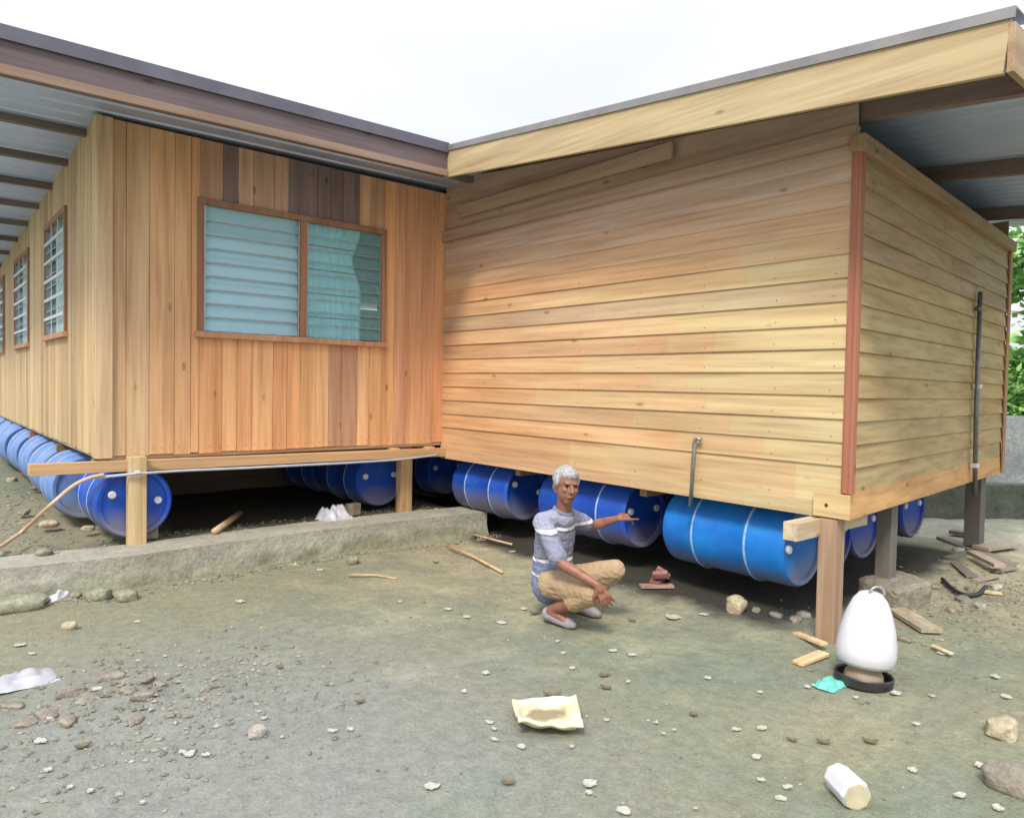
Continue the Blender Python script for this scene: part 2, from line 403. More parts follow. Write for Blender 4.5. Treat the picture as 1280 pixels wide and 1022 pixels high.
# floor beams: long bearer along the front, with short joist ends standing on it
mb = MB(); mb.bar((-3.72, -.06, .862), (.0, -.06, .83), .09, .085, (.95, .72, .55)); H1(mb.build('floor_bearer', WX, h1, bevel=.004))
for x in (-3.08, -2.62, -.62, -.2):
    mb = MB(); mb.box((x - .04, -.1, .865), (x + .04, .5, ZB1 - .035), (1.05, .85, .6)); H1(mb.build('joist_end', WY, h1, bevel=.003))
mb = MB(); mb.box((-L1, .3, .78), (-.05, .4, .88), (.5, .4, .35)); H1(mb.build('floor_bearer', WX, h1))
for y in (2, 4, 6, 8):
    mb = MB(); mb.box((-L1 - .02, y, .78), (4, y + .08, .88), (.5, .4, .35)); H1(mb.build('floor_bearer', WX, h1))
# posts
for (x, y, wd) in ((-3.005, -.1, .13), (-.395, .12, .14), (-3.0, 3, .12), (-.4, 3, .12)):
    zt = .82 if y > 1 else .93
    mb = MB(); mb.box((x - wd / 2, y - .05, .17), (x + wd / 2, y + .05, zt), (1, .88, .7) if x < -2 else (.95, .75, .58)); H1(mb.build('post', WZ, h1, bevel=.004))
# roof: sheet with ribs along x, purlins, barge board facing the camera
def roof_sheet(name, x0, x1, y0, y1, zf, rib_axis, parent, fixl, pitch=.19):
    mb = MB(); prof = []
    lo, hi = (x0, x1) if rib_axis == 1 else (y0, y1)
    u = lo
    while u < hi:
        for du, h in ((0, 0), (.035, .0), (.05, .022), (.075, .022), (.09, 0)):
            if u + du < hi: prof.append((u + du, h))
        u += pitch
    prof.append((hi, 0)); vs = []; fs = []
    for (q, h) in prof:
        for e in ((y0, y1) if rib_axis == 1 else (x0, x1)):
            x, y = (q, e) if rib_axis == 1 else (e, q)
            vs.append((x, y, zf(x, y) + h))
    for i in range(len(prof) - 1): fs.append((2 * i, 2 * i + 1, 2 * i + 3, 2 * i + 2))
    mb.add(vs, fs); o = mb.build(name, METAL, parent)
    s_ = o.modifiers.new('solid', 'SOLIDIFY'); s_.thickness = .004
    return fixl(o)
RX0 = -4.35
ztop1 = lambda x, y: 3.665 + .011 * x - .045 * (y + .85)
rf = roof_sheet('roof', RX0, 5.2, -.888, DY + .5, ztop1, 0, h1, H1)
def sub(o, parent_obj, root):   # child of a part
    o.parent = parent_obj; return o
for y in (-.45, .45, 1.35, 2.25, 3.15, 4.1, 5.1, 6.1, 7.2):
    mb = MB(); mb.bar((RX0 + .02, y, ztop1(RX0, y) - .03), (5.1, y, ztop1(5.1, y) - .03), .07, .05, (.32, .32, .42)); H1(mb.build('purlin', WX, rf))
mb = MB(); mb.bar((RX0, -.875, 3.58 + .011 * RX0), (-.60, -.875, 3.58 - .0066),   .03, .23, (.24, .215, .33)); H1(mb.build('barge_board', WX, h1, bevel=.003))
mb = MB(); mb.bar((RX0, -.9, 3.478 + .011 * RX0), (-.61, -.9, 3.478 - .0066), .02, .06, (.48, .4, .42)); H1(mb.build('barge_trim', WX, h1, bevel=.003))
# ridge capping: bent dark sheet over the barge board
mb = MB(); mb.bar((RX0 - .01, -.905, 3.703 + .011 * RX0), (-.60, -.905, 3.703 - .0066), .012, .085, (1, 1, 1)); mb.bar((RX0 - .01, -.8, 3.748 + .011 * RX0), (-.60, -.8, 3.748 - .0066), .22, .006, (1, 1, 1))
CAP = plain('dark_roof_capping', (.13, .125, .16), .5, .2, 4, 0, .2); H1(mb.build('roof_capping', CAP, h1))

# windows
FRAME = wood('frame_wood', (.36, .2, .13), 2); CURT = cloth('curtain_cloth', (.34, .72, .86), (.5, .86, .95)); CURTW = cloth('white_curtain', (.8, .93, 1.0), (.93, .97, 1.0))
def house_window(ax, at, a, b, c, d, root, fix, mull=None, curtains=True):
    """ax 0: in a wall facing -y at y=at; ax 1: in a wall facing -x at x=at"""
    P = (lambda u, o, z: (u, at + o, z)) if ax == 0 else (lambda u, o, z: (at + o, u, z))
    def bx(mb, u0, u1, o0, o1, z0, z1, t=(1, 1, 1)):
        p, q = P(u0, o0, z0), P(u1, o1, z1); mb.box((min(p[0], q[0]), min(p[1], q[1]), z0), (max(p[0], q[0]), max(p[1], q[1]), z1), t)
    f = .05
    mb = MB(); wt = (1, 1, 1)
    bx(mb, a - .02, b + .02, -.05, .03, d - f + .02, d + .02); bx(mb, a - .04, b + .04, -.07, .03, c - .03, c + f - .03, (1.6, 1.6, 1.5))
    bx(mb, a - .02, a + f - .02, -.048, .03, c + .02, d - .03); bx(mb, b - f + .02, b + .02, -.048, .03, c + .02, d - .03, (1.15, 1.1, 1.1))
    if mull is not None: bx(mb, mull - .03, mull + .03, -.044, .03, c + .02, d - .03, (1.1, 1.0, .9))
    wn = fix(mb.build('window', FRAME, root, bevel=.003))
    cells = [(a + .035, b - .035)] if mull is None else [(a + .035, mull - .035), (mull + .035, b - .035)]
    for ci, (u0, u1) in enumerate(cells):
        n = 9; hgt = (d - c - .07) / n
        mb = MB()
        for k in range(n):
            z = c + .03 + k * hgt; tl = .028
            p = [P(u0 + .012, -.028, z), P(u1 - .012, -.028, z), P(u1 - .012, -.028 + tl, z + hgt * 1.08), P(u0 + .012, -.028 + tl, z + hgt * 1.08)]
            q = [Vector(v) + Vector(P(0, .005, 0)) - Vector(P(0, 0, 0)) for v in p]
            mb.add(p + q, [(0, 1, 2, 3), (4, 7, 6, 5), (0, 4, 5, 1), (1, 5, 6, 2), (2, 6, 7, 3), (3, 7, 4, 0)])
        wn2 = fix(mb.build('louvre_panes', GLASS_F if (ax == 0 and ci == 0) else GLASS, wn))
        mb = MB()
        for u in (u0 + .006, u1 - .006): bx(mb, u - .007, u + .007, -.035, .012, c + .025, d - .035)
        for k in range(1, n): z = c + .03 + k * hgt; bx(mb, u0, u1, -.0345, -.029, z - .004, z + .005)
        fix(mb.build('louvre_frame', STEEL, wn))
        if ax == 1:
            mb = MB()
            for k in range(1, 6): z = c + (d - c) * k / 6; bx(mb, u0, u1, -.052, -.04, z - .014, z + .014)
            for k in range(1, 3): u = u0 + (u1 - u0) * k / 3; bx(mb, u - .012, u + .012, -.0395, -.0355, c + .02, d - .03)
            fix(mb.build('grille', WHITE, wn))
        else:
            mb = MB()
            for k in range(1, 5): z = c + (d - c) * k / 5; bx(mb, u0, u1, .034, .046, z - .006, z + .006)
            fix(mb.build('security_bar', DARKIN, wn))
        if curtains:
            # hanging cloth with folds, built as a wavy sheet
            edge1 = u1 if ci == 0 else u0 + (u1 - u0) * .8
            mb = MB(); N = 70; M_ = 14; vs = []; e0 = u0 + .0
            for j in range(M_ + 1):
                z = c + .02 + (d - c) * j / M_
                gather = 1 if ci == 0 else (1 - .16 * math.exp(-((z - (c + (d - c) * .72)) / .18) ** 2))
                for i in range(N + 1):
                    s_ = i / N; u = e0 + (edge1 - e0) * s_ * gather
                    o = .075 + .022 * math.sin(s_ * 46 + .7 * math.sin(z * 3)) + .012 * math.sin(s_ * 17 + 2)
                    vs.append(P(u, o, z))
            fs = [(j * (N + 1) + i, j * (N + 1) + i + 1, (j + 1) * (N + 1) + i + 1, (j + 1) * (N + 1) + i) for j in range(M_) for i in range(N)]
            mb.add(vs, fs); fix(mb.build('curtain', CURTW if ci == 0 else CURT, wn, smooth=True))
    return wn
house_window(0, 0, *WIN, h1, H1, mull=-1.60)
for s_ in SW: house_window(1, -L1, *s_, h1, H1, curtains=True)

# ---- horizontal-board wing
h2 = empty('wooden_house', (2, -2, 0), label='stilted wooden house wing clad in horizontal lapped boards', cat='house')
def H2(o): return local(o, h2)
ang = math.atan2(EY, EX); EL = math.hypot(EX, EY)
ME = Matrix.Translation((0, -L2, 0)) @ Matrix.Rotation(ang, 4, 'Z')     # end wall frame: local x along the wall, local -y outward
def lap(mb, along, z0, z1, u0, u1, t, M=None, th0=.030, th1=.012):
    """one lapped board; along=1: on plane x=0 facing -x (u is y); along=0: on plane y=0 facing -y (u is x)"""
    poly = [(0.004, z0), (-th0, z0), (-th1, z1), (0.004, z1)]
    if along == 1: mb.prism(poly, 1, u0, u1, t, M)
    else: mb.prism(poly, 0, u0, u1, t, M)
rnd = random.Random(3)
PZ, PD = 2.5344, .1439
# board edges: joints at PZ - i*PD (i=0..11), a broad skirt below, tight boards above
rows = [(ZB2, .885), (.885, PZ - 10.6 * PD - .02)]
z = PZ - 10 * PD
rows = [(ZB2, .86), (.86, z)] + [(z + i * PD, z + (i + 1) * PD) for i in range(10)]
PURP = [(1.08, .84, .74), (1.02, .84, .82), (.98, .84, .9), (.92, .8, .94)]  # bluish eave shade painted into the tints of the upper boards
up = [(PZ + i * PD, min(PZ + (i + 1) * PD, 3.04)) for i in range(4)]
mb = MB()
for i, (za, zb) in enumerate(rows):
    sp = rnd.uniform(-3.1, -1.2)
    lt = jit((1.02, .78, .63), .07, .04); rtn = jit((1.0, .94, .74), .06, .03)  # warm reflected light painted in: oranger left pieces, yellower right pieces
    if i == 9: lt = jit((.85, .72, .68), .02, .01); rtn = jit((.9, .84, .74), .02, .01)
    if i == 11: lt = (1.08, .72, .56); rtn = (1.05, .84, .66)
    flush = i == 1
    sp2 = sp + rnd.uniform(-.6, .6) if i != 11 else -1.0
    mid = tuple((p + q) / 2 for p, q in zip(lt, rtn))
    y1 = sp; y2 = max(rnd.uniform(-4.1, -2.9), -L2 + .3)
    if y2 > y1 - .35: y2 = y1 - .35
    y2 = max(y2, -L2 + .1)
    for (ua, ub, t) in ((-L2 + .014, y2, rtn), (y2 + .0004, y1 - .0004, mid), (y1, 0, lt)):
        lap(mb, 1, za, zb + (.012 if i else 0), ua, ub, t, th0=.026 if i != 1 else .022, th1=.013 if i else .022)
for i, (za, zb) in enumerate(up):
    lap(mb, 1, za, zb + .008, -L2 + .014, 0, jit(PURP[i], .03, .02), th0=.02)
for i, (za, zb) in enumerate(rows):          # nail heads
    for yn_ in (-.12, -.75, -1.4, -2.05, -2.7, -3.3, -3.85, -4.25):
        yy, zz_ = yn_ + rnd.uniform(-.015, .015), za + .035 + rnd.uniform(-.006, .006)
        mb.box((-.0275, yy - .003, zz_ - .003), (-.02, yy + .003, zz_ + .003), (.42, .34, .3))
mb.box((.006, -L2 + .02, ZB2), (.02, 0, 3.4), (.3, .25, .2))
H2(mb.build('long_wall', WY, h2, bevel=.0015))
# boards under the eave, above the wall plate
def zroof2(y): return 3.70 + .1005 * (y + .85)
mb = MB(); mb.prism([(-.0, 3.05), (-L2, 3.05), (-L2, zroof2(-L2) - .06), (0, zroof2(0) - .08)], 0, .0, .012, (.85, .72, .78)); H2(mb.build('gable_board', WY, h2))
mb = MB(); mb.bar((-.05, -.3, 3.315), (-.05, -3.0, 3.315), .03, .12, (.85, .72, .76)); H2(mb.build('eave_board', WY, h2, bevel=.003))
mb = MB(); mb.bar((-.035, 0, 3.095), (-.035, -L2 - .02, 3.095), .06, .1, (.75, .62, .66)); H2(mb.build('wall_plate', WY, h2, bevel=.003))
# end wall
mb = MB(); EZ = 2.3742
zz = EZ - 9 * PD
erows = [(ZB2, .93), (.93, zz)] + [(zz + i * PD, zz + (i + 1) * PD) for i in range(9)] + [(EZ + i * PD, min(EZ + (i + 1) * PD, 2.985)) for i in range(5)]
for i, (za, zb) in enumerate(erows):
    t = jit((.8, .72, .52), .06, .04)
    if i > 10: t = jit((.7, .6, .54), .05, .03)
    if i == 0: t = (1.0, .68, .42)
    lap(mb, 0, za, zb + (.012 if i else 0), .0, EL, t, ME, th0=.03 if i != 1 else .02, th1=.012 if i else .02)
mb.box((.03, .006, ZB2), (EL, .02, 3.0), (.3, .25, .2), ME)
H2(mb.build('end_wall', WX, h2, bevel=.0015))
mb = MB(); mb.box((-.08, -.075, 2.985), (EL + .02, .02, 3.08), (.6, .48, .42), ME); H2(mb.build('top_beam', WX, h2, bevel=.004))
# corner boards
mb = MB(); mb.box((-.032, -L2 - .05, .93), (.022, -L2 - .031, 2.99), (.66, .33, .3)); mb.box((-.032, -L2 - .0305, .93), (-.0, -L2 + .013, 2.99), (.62, .3, .27)); H2(mb.build('corner_board', WZ, h2, bevel=.002))
mb = MB(); mb.box((EL - .07, -.045, ZB2), (EL + .03, -.031, 2.98), (.75, .5, .42), ME); H2(mb.build('corner_board', WZ, h2, bevel=.002))
mb = MB(); mb.box((-.062, -L2 - .056, .775), (-.042, -L2 + .17, .925), (1.15, 1.05, .78)); H2(mb.build('corner_cleat', WY, h2, bevel=.003))
mb = MB(); mb.tube([(-.06, -L2 + .085, .85), (-.066, -L2 + .085, .85)], .011, 10); H2(mb.build('bolt', DARKIN, h2))
# other walls, floor
mb = MB(); mb.box((4.1156, -L2 + EY, ZB2), (4.14, 0, 3.3), (.8, .6, .45)); H2(mb.build('rear_wall', WY, h2))
mb = MB(); mb.prism([(0.02, -L2 + .03), (EX, -L2 + EY + .03), (EX, -.02), (0.02, -.02)], 2, ZB2 + .012, ZB2 + .04); H2(mb.build('floor', WY, h2))
mb = MB(); mb.box((-.34, -4.22, ZB2 - .115), (.6, -4.13, ZB2 - .005), (.95, .93, .9)); H2(mb.build('joist_end', WX, h2, bevel=.003))
for y in (-2.75, -1.22):
    mb = MB(); mb.box((.06, y, ZB2 - .07), (EX, y + .07, ZB2 + .01), (.5, .4, .35)); H2(mb.build('floor_joist', WX, h2))
def pr(mbt, name, P, wd, z0, z1, t):
    mb = MB(); mb.box((P[0] - wd / 2, P[1] - wd / 2, z0), (P[0] + wd / 2, P[1] + wd / 2, z1), t); o = H2(mb.build(name, mbt, h2, bevel=.005)); return o
pr(WZ, 'post', (.0, -4.265), .115, -.03, .765, (.66, .54, .52))
OLDW = wood('weathered_wood', (.3, .25, .2), 2, .35)
pr(OLDW, 'post', (1.13, -4.13), .11, .15, .765, (.4, .42, .45)); pr(OLDW, 'post', (3.72, -3.9), .14, .05, .765, (.2, .19, .2))
pr(OLDW, 'post', (3.8, -1.5), .13, -.02, .765, (.5, .5, .5))
# roof
X0, X1, Y0, Y1 = -.589, 4.75, -L2 - .942, -.82
zt2 = lambda x, y: zroof2(y) - .035
rf2 = roof_sheet('roof', X0 - .01, X1, Y0 - .01, Y1, zt2, 1, h2, H2, .17)
for x in (.065, 1.85, 3.65):
    mb = MB(); mb.bar((x, -.9, zt2(x, -.9) - .06), (x, Y0 + .02, zt2(x, Y0) - .06), .06, .11, (.4, .34, .42)); H2(mb.build('rafter', WY, rf2))
fb = .225
def barge(mb, x, off, zoff, ht, wd, t):
    ya, yb = -.845, Y0
    mb.bar((x, ya, zroof2(ya) - zoff), (x, yb, zroof2(yb) - zoff), wd, ht, t)
mb = MB(); barge(mb, X0, 0, .135, .24, .03, (.82, .80, .68)); H2(mb.build('barge_board', WY, h2, bevel=.003))
mb = MB(); ya = -.84; mb.bar((X0 - .02, ya, zroof2(ya) + .003), (X0 - .02, Y0 - .03, zroof2(Y0) + .003), .012, .046); mb.bar((X0 + .09, ya, zroof2(ya) + .03), (X0 + .09, Y0 - .03, zroof2(Y0) + .03), .22, .006)
CAP2 = plain('grey_roof_capping', (.28, .27, .27), .5, .2, 4, 0, .3); H2(mb.build('roof_capping', CAP2, h2))
mb = MB(); mb.bar((X0 - .015, Y0 - .016, zroof2(Y0) - .145), (X1, Y0 - .016, zroof2(Y0) - .145), .03, .22, (.7, .62, .55)); H2(mb.build('eave_board', WX, h2, bevel=.003))
# steel rods fixed to the walls
mb = MB(); mb.tube([(-.06, -3.25, .70), (-.06, -3.27, 1.15), (-.06, -3.275, 1.185), (-.06, -3.30, 1.20), (-.055, -3.325, 1.185)], .015, 10); H2(mb.build('steel_rod', STEEL, h2, smooth=True))
mb = MB(); px = EL * .685
mb.tube([ME @ Vector((px + .04, -.07, .66)), ME @ Vector((px + .02, -.06, 1.4)), ME @ Vector((px, -.06, 2.45))], .02, 10, (.5, .5, .52))
mb.tube([ME @ Vector((px - .05, -.06, 2.3)), ME @ Vector((px, -.06, 2.3))], .028, 10, (.5, .5, .5)); H2(mb.build('drain_pipe', STEEL, h2, smooth=True))
for zc in (.92, 1.62):
    mb = MB(); q = ME @ Vector((px + .03, -.062, zc)); mb.box((q.x - .03, q.y - .03, zc - .02), (q.x + .03, q.y + .03, zc + .02)); H2(mb.build('pipe_clip', WHITE, h2, bevel=.006))

# ------------------------------------------------------------------ barrels
BR, BL = .285, .92
def barrel_meshes():
    prof = [(0.001, -.435), (BR - .05, -.435), (BR - .045, -.455), (BR - .018, -.46), (BR - .004, -.445), (BR, -.42)]
    for zc in (-.2, .2): prof += [(BR, zc - .035), (BR + .012, zc - .015), (BR + .012, zc + .015), (BR, zc + .035)]
    prof += [(BR, .42), (BR - .004, .445), (BR - .018, .46), (BR - .045, .455), (BR - .05, .435), (.001, .435)]
    M = Matrix.Rotation(R(90), 4, 'X')
    a = MB(); a.lathe(prof, 48, M)
    return a
_b = barrel_meshes().build('body', BLUE, None, smooth=True, angle=50); BODY = _b.data; bpy.data.objects.remove(_b)
BODY_L = BODY.copy(); BODY_L.materials[0] = BLUE_L; BODY_P = BODY.copy(); BODY_P.materials[0] = BLUE_P
m_ = MB(); m_.lathe([(BR + .011, -.009), (BR + .015, -.005), (BR + .015, .005), (BR + .011, .009)], 48, Matrix.Rotation(R(90), 4, 'X')); _h = m_.build('hoop', PALE, None, smooth=True); HOOP = _h.data; bpy.data.objects.remove(_h)
m_ = MB(); m_.lathe([(.001, .022), (.024, .022), (.03, .016), (.03, 0)], 18, Matrix.Rotation(R(90), 4, 'X')); _h = m_.build('bung', WHITE, None, smooth=True, angle=40); BUNG = _h.data; bpy.data.objects.remove(_h)
def barrel(x, yn, z, label, group, body=BODY, hoops=(-.2, .2), spin=0, bungs=True):
    """yn is the y of the end nearest the camera"""
    t = empty('barrel', (x, yn + BL / 2, z), label=label, cat='barrel', group=group)
    t.rotation_euler = (0, spin, random.uniform(-.02, .02))
    link('body', body, None, t)
    for hz in hoops: link('hoop', HOOP, None, t, (0, hz, 0))
    if bungs:
        for s_ in (-1, 1): link('bung', BUNG, None, t, (s_ * .17, -.435, .04))
    return t
GR, GL = 'blue barrels floating the horizontal-board wing', 'blue barrels floating the vertical-board house'
barrel(.35, -1.0, .485, 'blue barrel nearest the inner corner, beyond the concrete kerb end', GR, spin=.3)
B2_ = barrel(.35, -2.53, .485, 'blue barrel behind the squatting man with his pointing hand before it', GR)
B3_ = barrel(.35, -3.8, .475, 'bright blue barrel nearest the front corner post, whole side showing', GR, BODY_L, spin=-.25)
B3_.scale = (1, 1.1, 1); B3_.location.y = -3.4; B2_.scale = (1, 1.14, 1); B2_.location.y = -1.98
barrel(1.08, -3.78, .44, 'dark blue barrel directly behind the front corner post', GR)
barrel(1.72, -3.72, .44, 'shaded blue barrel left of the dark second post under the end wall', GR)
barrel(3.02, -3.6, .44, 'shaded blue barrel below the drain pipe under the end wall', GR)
sh = 'shaded blue barrel deep beneath the horizontal-board floor'  # deep floats added to keep light out from under the floor
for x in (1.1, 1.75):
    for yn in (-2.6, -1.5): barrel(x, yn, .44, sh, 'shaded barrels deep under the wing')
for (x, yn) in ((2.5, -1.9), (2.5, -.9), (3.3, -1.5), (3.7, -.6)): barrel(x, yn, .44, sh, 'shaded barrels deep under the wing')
barrel(-3.0, -.06, .555, 'big blue barrel end behind the left timber post on the kerb', GL, spin=.2)
lbs = ['pale sun-bleached barrel right behind the protruding beam end', 'second pale barrel back along the side wall', 'third pale barrel back along the side wall', 'fourth pale barrel back along the side wall',
       'fifth pale barrel back along the side wall', 'sixth pale barrel back along the side wall', 'farthest pale barrel along the side wall']
for i, lb in enumerate(lbs):
    t = barrel(-3.13 + random.uniform(-.03, .03), 1.0 + i * 1.02, .555 + .012 * i, lb, GL, BODY_P, bungs=False); t.scale = (1, .9, 1)
barrel(-.56, .32, .53, 'blue barrel end beside the second timber post under the window wall', GL)
for (x, yn) in ((-.56, 1.4), (.5, .6)): barrel(x, yn, .53, 'dark blue barrel far back beneath the vertical-board floor', 'barrels far back under the house')

# ------------------------------------------------------------------ concrete kerb
def rough_block(name, mat, poly_front, depth, z0, z1, amp, seed, parent=None, nseg=60, nz=6, nw=5):
    """a long wall following poly_front (list of x,y), with crumbled faces"""
    P = [Vector((x, y, 0)) for x, y in poly_front]; L = [0]
    for a_, b_ in zip(P, P[1:]): L.append(L[-1] + (b_ - a_).length)
    def at(s_):
        for i in range(len(P) - 1):
            if s_ <= L[i + 1] + 1e-9: k = (s_ - L[i]) / (L[i + 1] - L[i]); return P[i].lerp(P[i + 1], k)
        return P[-1]
    ring = [(0, z0 + (z1 - z0) * i / nz) for i in range(nz + 1)] + [(depth * i / nw, z1) for i in range(1, nw + 1)] + [(depth, z1 - (z1 - z0) * i / 2) for i in range(1, 3)]
    vs = []; n = len(ring)
    for i in range(nseg + 1):
        s_ = L[-1] * i / nseg; c_ = at(s_)
        for (d_, z_) in ring:
            q = Vector((c_.x, c_.y + d_, z_)); k = Vector((q.x * 3.5, q.y * 3.5 + seed, q.z * 9))
            nv = Vector((noise.noise(k), noise.noise(k + Vector((9, 0, 0))), noise.noise(k + Vector((0, 9, 0)))))
            low = 1 - (z_ - z0) / (z1 - z0)
            q += nv * amp * (.22 + 2.4 * low); q.y -= low * low * .05
            k2 = q * 16; q += Vector((noise.noise(k2), noise.noise(k2 + Vector((3, 3, 3))), noise.noise(k2 + Vector((7, 1, 0))))) * amp * (.12 + .9 * low)
            vs.append(q)
    fs = [(i * n + j, i * n + j + 1, (i + 1) * n + j + 1, (i + 1) * n + j) for i in range(nseg) for j in range(n - 1)]
    fs += [tuple(range(n)), tuple(nseg * n + j for j in range(n))[::-1]]
    mb = MB(); mb.add(vs, fs); return mb.build(name, mat, parent, smooth=True, angle=50)
k = rough_block('low_wall', CONC, [(-6.4, .05), (-4.6, -.32), (-3.9, -.43), (-3.1, -.5), (-1.65, -.42), (-.6, -.45), (.22, -.52)], .42, -.06, .232, .012, 4, nseg=260, nz=10)
tag(k, 'low crumbling mossy concrete wall below the vertical-board house', 'wall')

# ------------------------------------------------------------------ rocks and rubbish
def rock_mesh(rx, ry, rz, seed, rough=.25, sub_=3):
    bm = bmesh.new(); bmesh.ops.create_icosphere(bm, subdivisions=sub_, radius=1)
    for v in bm.verts:
        k = v.co * 1.3 + Vector((seed * 7.1, seed * 3.3, 0)); s_ = 1 + rough * noise.noise(k) * 1.6 + rough * .35 * noise.noise(k * 3)
        q = v.co * s_; q = Vector([math.copysign(abs(c_) ** .75, c_) for c_ in q]); v.co = Vector((q.x * rx, q.y * ry, q.z * rz))
    me = bpy.data.meshes.new('rock'); bm.to_mesh(me); bm.free()
    ca = me.color_attributes.new('tint', 'FLOAT_COLOR', 'CORNER')
    for d_ in ca.data: d_.color = (1, 1, 1, 1)
    me.polygons.foreach_set('use_smooth', [True] * len(me.polygons)); me.set_sharp_from_angle(angle=R(38)); return me
def put(name, me, mat, u, v, z, label, cat, group=None, rot=(0, 0, 0), zoff=0, base=None):
    p = gz(u, v, z); o = link(name, me, mat); g_ = gh(p.x, p.y) if base is None else base
    o.location = (p.x, p.y, g_ + zoff); o.rotation_euler = rot; return tag(o, label, cat, group)
TAN = concrete('tan_stone', (.42, .36, .24), (.58, .5, .36)); RUST = plain('rust_brown', (.2, .09, .065), .8, .4, 8, .4)
put('rock', rock_mesh(.07, .06, .07, 1), TAN, 920, 765, 0, 'fist-sized tan rock in front of the bright blue barrel', 'rock', zoff=.04)
put('rock', rock_mesh(.085, .06, .045, 2), TAN, 1252, 918, 0, 'rounded tan rock at the right edge of the yard', 'rock', zoff=.03)
put('rock', rock_mesh(.08, .1, .06, 3), CONC2, 1268, 985, 0, 'brown rock half cut off by the bottom right edge', 'rock', zoff=.03)
put('rock', rock_mesh(.075, .06, .05, 4), CONC, 124, 748, 0, 'left one of two mossy stones at the foot of the kerb', 'rock', zoff=.03)
put('rock', rock_mesh(.07, .06, .045, 5), CONC, 158, 748, 0, 'right one of two mossy stones at the foot of the kerb', 'rock', zoff=.03)
put('rock', rock_mesh(.05, .045, .04, 6), CONC, 441, 704, 0, 'small stone lying against the middle of the kerb', 'rock', zoff=.03)
put('rock', rock_mesh(.16, .1, .06, 7), CONC, 20, 762, 0, 'broad mossy stone below the kerb at the left edge', 'rock', zoff=.03)
put('rock', rock_mesh(.11, .12, .1, 8), CONC, 92, 628, .25, 'pale round stone beside the big blue barrel under the hose', 'rock', zoff=.02, base=.25)
put('rock', rock_mesh(.08, .08, .07, 9), CONC, 128, 612, .25, 'smaller pale stone tucked against the big blue barrel', 'rock', zoff=.02, base=.25)
put('rock', rock_mesh(.04, .03, .03, 10), TAN, 86, 788, 0, 'small beige stone on the grey ground at left', 'rock', zoff=.02)
put('rock', rock_mesh(.035, .03, .025, 12), STONE, 321, 921, 0, 'small white pebble alone in the left foreground', 'rock', zoff=.02)
for i, (u, v, s_) in enumerate([(62, 655, .07), (30, 640, .06), (80, 590, .06), (45, 610, .05), (15, 600, .07), (55, 690, .06), (110, 660, .05)]):
    put('rock', rock_mesh(s_, s_ * .8, s_ * .5, 20 + i), CONC2 if i % 2 else TAN, u, v, .25, 'rough stone on the earth bank beside the pale barrels', 'rock', 'stones on the left bank', (0, 0, i), .01, base=.24)
for i, (u, v, s_) in enumerate([(35, 735, .07), (70, 725, .05), (10, 745, .08), (5, 725, .06), (95, 742, .04), (55, 748, .04)]):
    put('rock', rock_mesh(s_, s_ * .8, s_ * .55, 40 + i), CONC, u, v, .03, 'mossy rubble stone heaped against the left end of the kerb', 'rock', 'rubble below the kerb', (0, 0, i), .02)
for i, (u, v, s_) in enumerate([(140, 850, .05), (182, 855, .04), (160, 872, .04), (90, 868, .05), (112, 880, .05), (200, 862, .03), (178, 880, .04), (170, 905, .03), (58, 893, .05), (30, 905, .04), (258, 866, .03), (85, 905, .04), (15, 880, .04)]):
    put('rock', rock_mesh(s_ * 1.3, s_ * .8, s_ * .5, 60 + i), CONC2, u, v, 0, 'dark grey stone half sunk in the rough patch at left', 'rock', 'dark stones in the rough patch', (0, 0, i), .005)

# pale chips and dead leaves lying about
def chip_mesh(a, b, seed, curl=.25, th=.006):
    N = 8; vs = []
    rn = random.Random(seed); rad = [1 + rn.uniform(-.28, .25) for _ in range(14)]
    top = []; 
    for k in range(14):
        t_ = 2 * math.pi * k / 14; x = a * rad[k] * math.cos(t_); y = b * rad[k] * math.sin(t_)
        top.append((x, y, th + curl * (x * x / a + y * y / b) * .8 + rn.uniform(0, .004)))
    vs = [(0, 0, th)] + top + [(x, y, z - th) for x, y, z in top] + [(0, 0, 0)]
    fs = [(0, 1 + k, 1 + (k + 1) % 14) for k in range(14)] + [(1 + k, 15 + k, 15 + (k + 1) % 14, 1 + (k + 1) % 14) for k in range(14)] + [(29, 15 + (k + 1) % 14, 15 + k) for k in range(14)]
    me = bpy.data.meshes.new('chip'); me.from_pydata(vs, [], fs)
    ca = me.color_attributes.new('tint', 'FLOAT_COLOR', 'CORNER')
    for d_ in ca.data: d_.color = (1, 1, 1, 1)
    return me
CHIP = plain('pale_chip', (.5, .48, .41), .85, .35, 20); CHIPD = plain('brown_leaf', (.18, .14, .09), .8, .3, 20)
